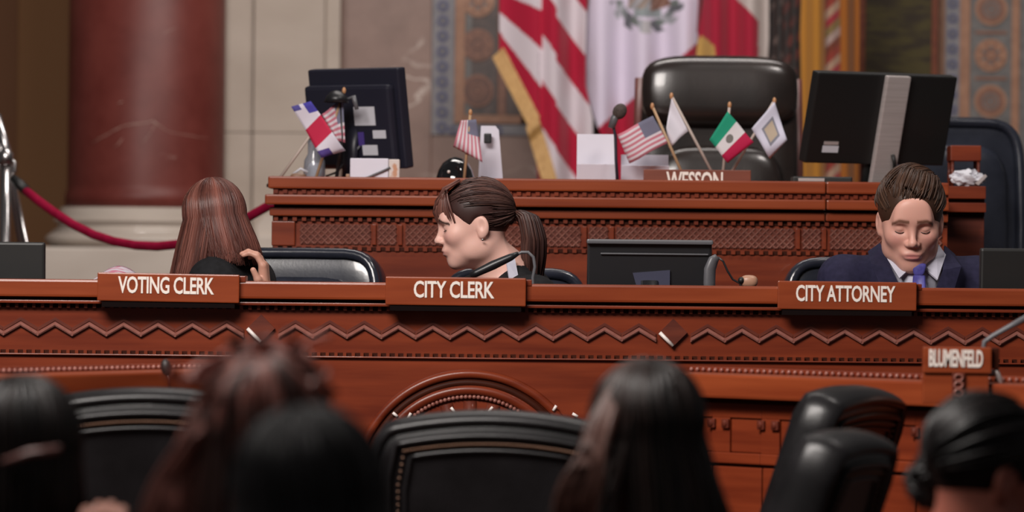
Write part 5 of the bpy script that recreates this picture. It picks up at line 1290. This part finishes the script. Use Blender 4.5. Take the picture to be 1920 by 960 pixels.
# far left: dark hair with a clip
F = Frame(W3(42, 868, 6.8), 178, 4, 0, .98); nk = W3(42, 1036, 6.82)
arm = (W3(180, 1260, 6.75), W3(174, 1108, 6.62), (.12, 0, 1), (0, 1, 0))
t, *_ = public('person with dark hair and a pale hair clip at the lower left', F, nk, 178, (.42, .20, .15), BK2, BLACKC, arms=[arm, None])
scalp(F, t, [F.ell((0, -.125, -.05), (.075, .075, .11), .01, True)], BK, grow=(.083, .104, .096))
long_hair(F, t, W3(0, 1010, 6.8)[2], (-140, 140), 320, BK, (.018, .012, .011), .0085, (2, 40), spread=.012, pol1=100)
bm = NB(); a, b = W3(4, 866, 6.66), W3(112, 842, 6.66); tube(bm, [a, (a + b) / 2 + np.array((0, -.010, .004)), b], [.008, .013, .012], 10, True, .5, (0, 1, 0)); mk('hair_clip', bm, noise_mat('tortoise_clip', (.10, .035, .03), (.20, .10, .09)), t, t, True)
# auburn updo with loose strands; tints raised in place of light on the hair
F = Frame(W3(492, 858, 6.1), 172, 6, -4, .98); nk = W3(480, 1033, 6.12)
t, *_ = public('person with reddish updo and loose strands in the lower left foreground', F, nk, 175, (.50, .27, .2), RB, BLACKC)
scalp(F, t, [F.ell((0, -.125, -.05), (.075, .075, .11), .01, True)], (.03, .012, .010), grow=(.084, .105, .097))
swept_hair(F, t, (.05, .25, .96), ((-150, 150), (40, 105)), 220, (.03, .011, .009), (.40, .15, .12), .008, None, 'hair', .006)
long_hair(F, t, W3(0, 1040, 6.1)[2], (-100, 100), 160, (.012, .006, .005), (.09, .035, .028), .0085, (60, 95), spread=.02, pol1=105)
cu = []
for i in range(150):       # loose curls piled on the crown
    c = W3(random.gauss(510, 48), 0, 6.1); c[2] = W3(0, random.gauss(716, 20), 6.1)[2]; c[1] += random.gauss(.02, .03); r = random.uniform(.014, .030); ph = random.uniform(0, 6.28); ax_ = np.array((random.gauss(0, 1), random.gauss(0, 1), random.gauss(0, 1))); ax_ /= np.linalg.norm(ax_)
    e1 = np.cross(ax_, (0, .3, 1)); e1 /= np.linalg.norm(e1); e2 = np.cross(ax_, e1)
    cu.append([c + r * (e1 * math.cos(ph + q * .62) + e2 * math.sin(ph + q * .62)) + ax_ * .004 * q for q in range(9)])
locks('piled_curls', t.o, t, cu, np.random.uniform(.7, 1.3, 150) * .008, tint((.03, .011, .009), (.60, .23, .19), 150))
ls = []
for i in range(90):
    x0 = random.gauss(392, 16); s = random.gauss(0, 1); ls.append(smooth([W3(x0 + 40, 715, 6.12), W3(x0 + 8, 760, 6.08 + .02 * s), W3(x0 - 22, 830, 6.06 + .02 * s), W3(x0 - 62 + 8 * s, 900, 6.05), W3(x0 - 90 + 12 * s, 970, 6.05), W3(x0 - 105 + 12 * s, 1040, 6.06)]))
locks('loose_strands', t.o, t, ls, np.random.uniform(.7, 1.3, 90) * .007, tint((.10, .036, .028), (.48, .19, .155), 90))
# black glossy head in front of it
F = Frame(W3(585, 978, 5.25), 186, 4, 6, 1.0); nk = W3(595, 1173, 5.27)
t, *_ = public('person with glossy black hair nearest the camera, lower centre left', F, nk, 184, (.42, .22, .17), BK2, BLACKC)
scalp(F, t, [F.ell((0, -.125, -.05), (.075, .075, .11), .01, True)], BK, grow=(.085, .106, .098))
long_hair(F, t, W3(0, 1130, 5.25)[2], (-140, 140), 340, BK, (.016, .014, .016), .0085, (2, 40), spread=.03, pol1=100)
# long dark hair with lighter ends
F = Frame(W3(1214, 832, 7.2), 176, 2, -3, 1.0); nk = W3(1217, 987, 7.22)
t, *_ = public('person with very long dark hair with lighter ends, centre foreground', F, nk, 176, (.45, .22, .16), BK2, BLACKC)
scalp(F, t, [F.ell((0, -.125, -.05), (.075, .075, .11), .01, True)], BK, grow=(.084, .105, .097))
long_hair(F, t, W3(0, 1090, 7.2)[2], (-125, 20), 260, (.004, .0035, .0035), (.022, .012, .010), .0085, (2, 40), spread=.035, zvar=.05, wave=.006, pol1=98, lean=(.025, 0))
long_hair(F, t, W3(0, 1060, 7.2)[2], (15, 125), 260, (.006, .005, .005), (.055, .026, .020), .0085, (2, 40), spread=.05, zvar=.05, wave=.008, pol1=98, lean=(-.035, 0))
ls = []
for i in range(70):
    s = random.gauss(0, 1); x0 = 1120 + 10 * s; ls.append(smooth([W3(1150 + 6 * s, 730, 7.12), W3(x0 + 6, 790, 7.08), W3(x0 - 8, 840, 7.06), W3(x0 - 28 + 6 * s, 890, 7.05), W3(x0 - 45 + 8 * s, 940, 7.05), W3(x0 - 40 + 10 * s, 1000, 7.06)]))
locks('light_ends', t.o, t, ls, np.random.uniform(.7, 1.3, 70) * .007, tint((.05, .022, .017), (.17, .08, .062), 70))
# head with low bun at the lower right
F = Frame(W3(1858, 893, 7.3), 112, 14, 0, 1.0); nk = W3(1822, 1040, 7.32)
t, *_ = public('person with black hair in a low bun at the lower right corner', F, nk, 112, (.36, .115, .08), BK2, BLACKC)
scalp(F, t, [F.ell((0, -.100, -.045), (.10, .090, .110), .012, True), F.ell((0, -.03, -.135), (.12, .07, .070), .012, True), F.ell((-.09, .008, -.018), (.035, .026, .038), .006, True), F.ell((.09, .008, -.018), (.035, .026, .038), .006, True)], BK, grow=(.083, .104, .096))
swept_hair(F, t, (0, .85, -.45), ((-140, 140), (8, 85)), 320, BK, (.016, .012, .012), .0065)
bn = []
bc = W3(1742, 905, 7.34)
for i in range(120):
    ax_ = np.array((random.gauss(.6, .5), random.gauss(0, .5), random.gauss(-.2, .5))); ax_ /= np.linalg.norm(ax_); e1 = np.cross(ax_, (0, .3, 1)); e1 /= np.linalg.norm(e1); e2 = np.cross(ax_, e1); ph = random.uniform(0, 6.28); r = random.uniform(.016, .036)
    bn.append([bc + np.array((1, 1, 1.15)) * r * (e1 * math.cos(ph + q * .6) + e2 * math.sin(ph + q * .6)) + ax_ * random.uniform(-.012, .012) for q in range(9)])
locks('bun', t.o, t, bn, np.random.uniform(.7, 1.3, 120) * .008, tint(BK, (.018, .013, .013), 120))
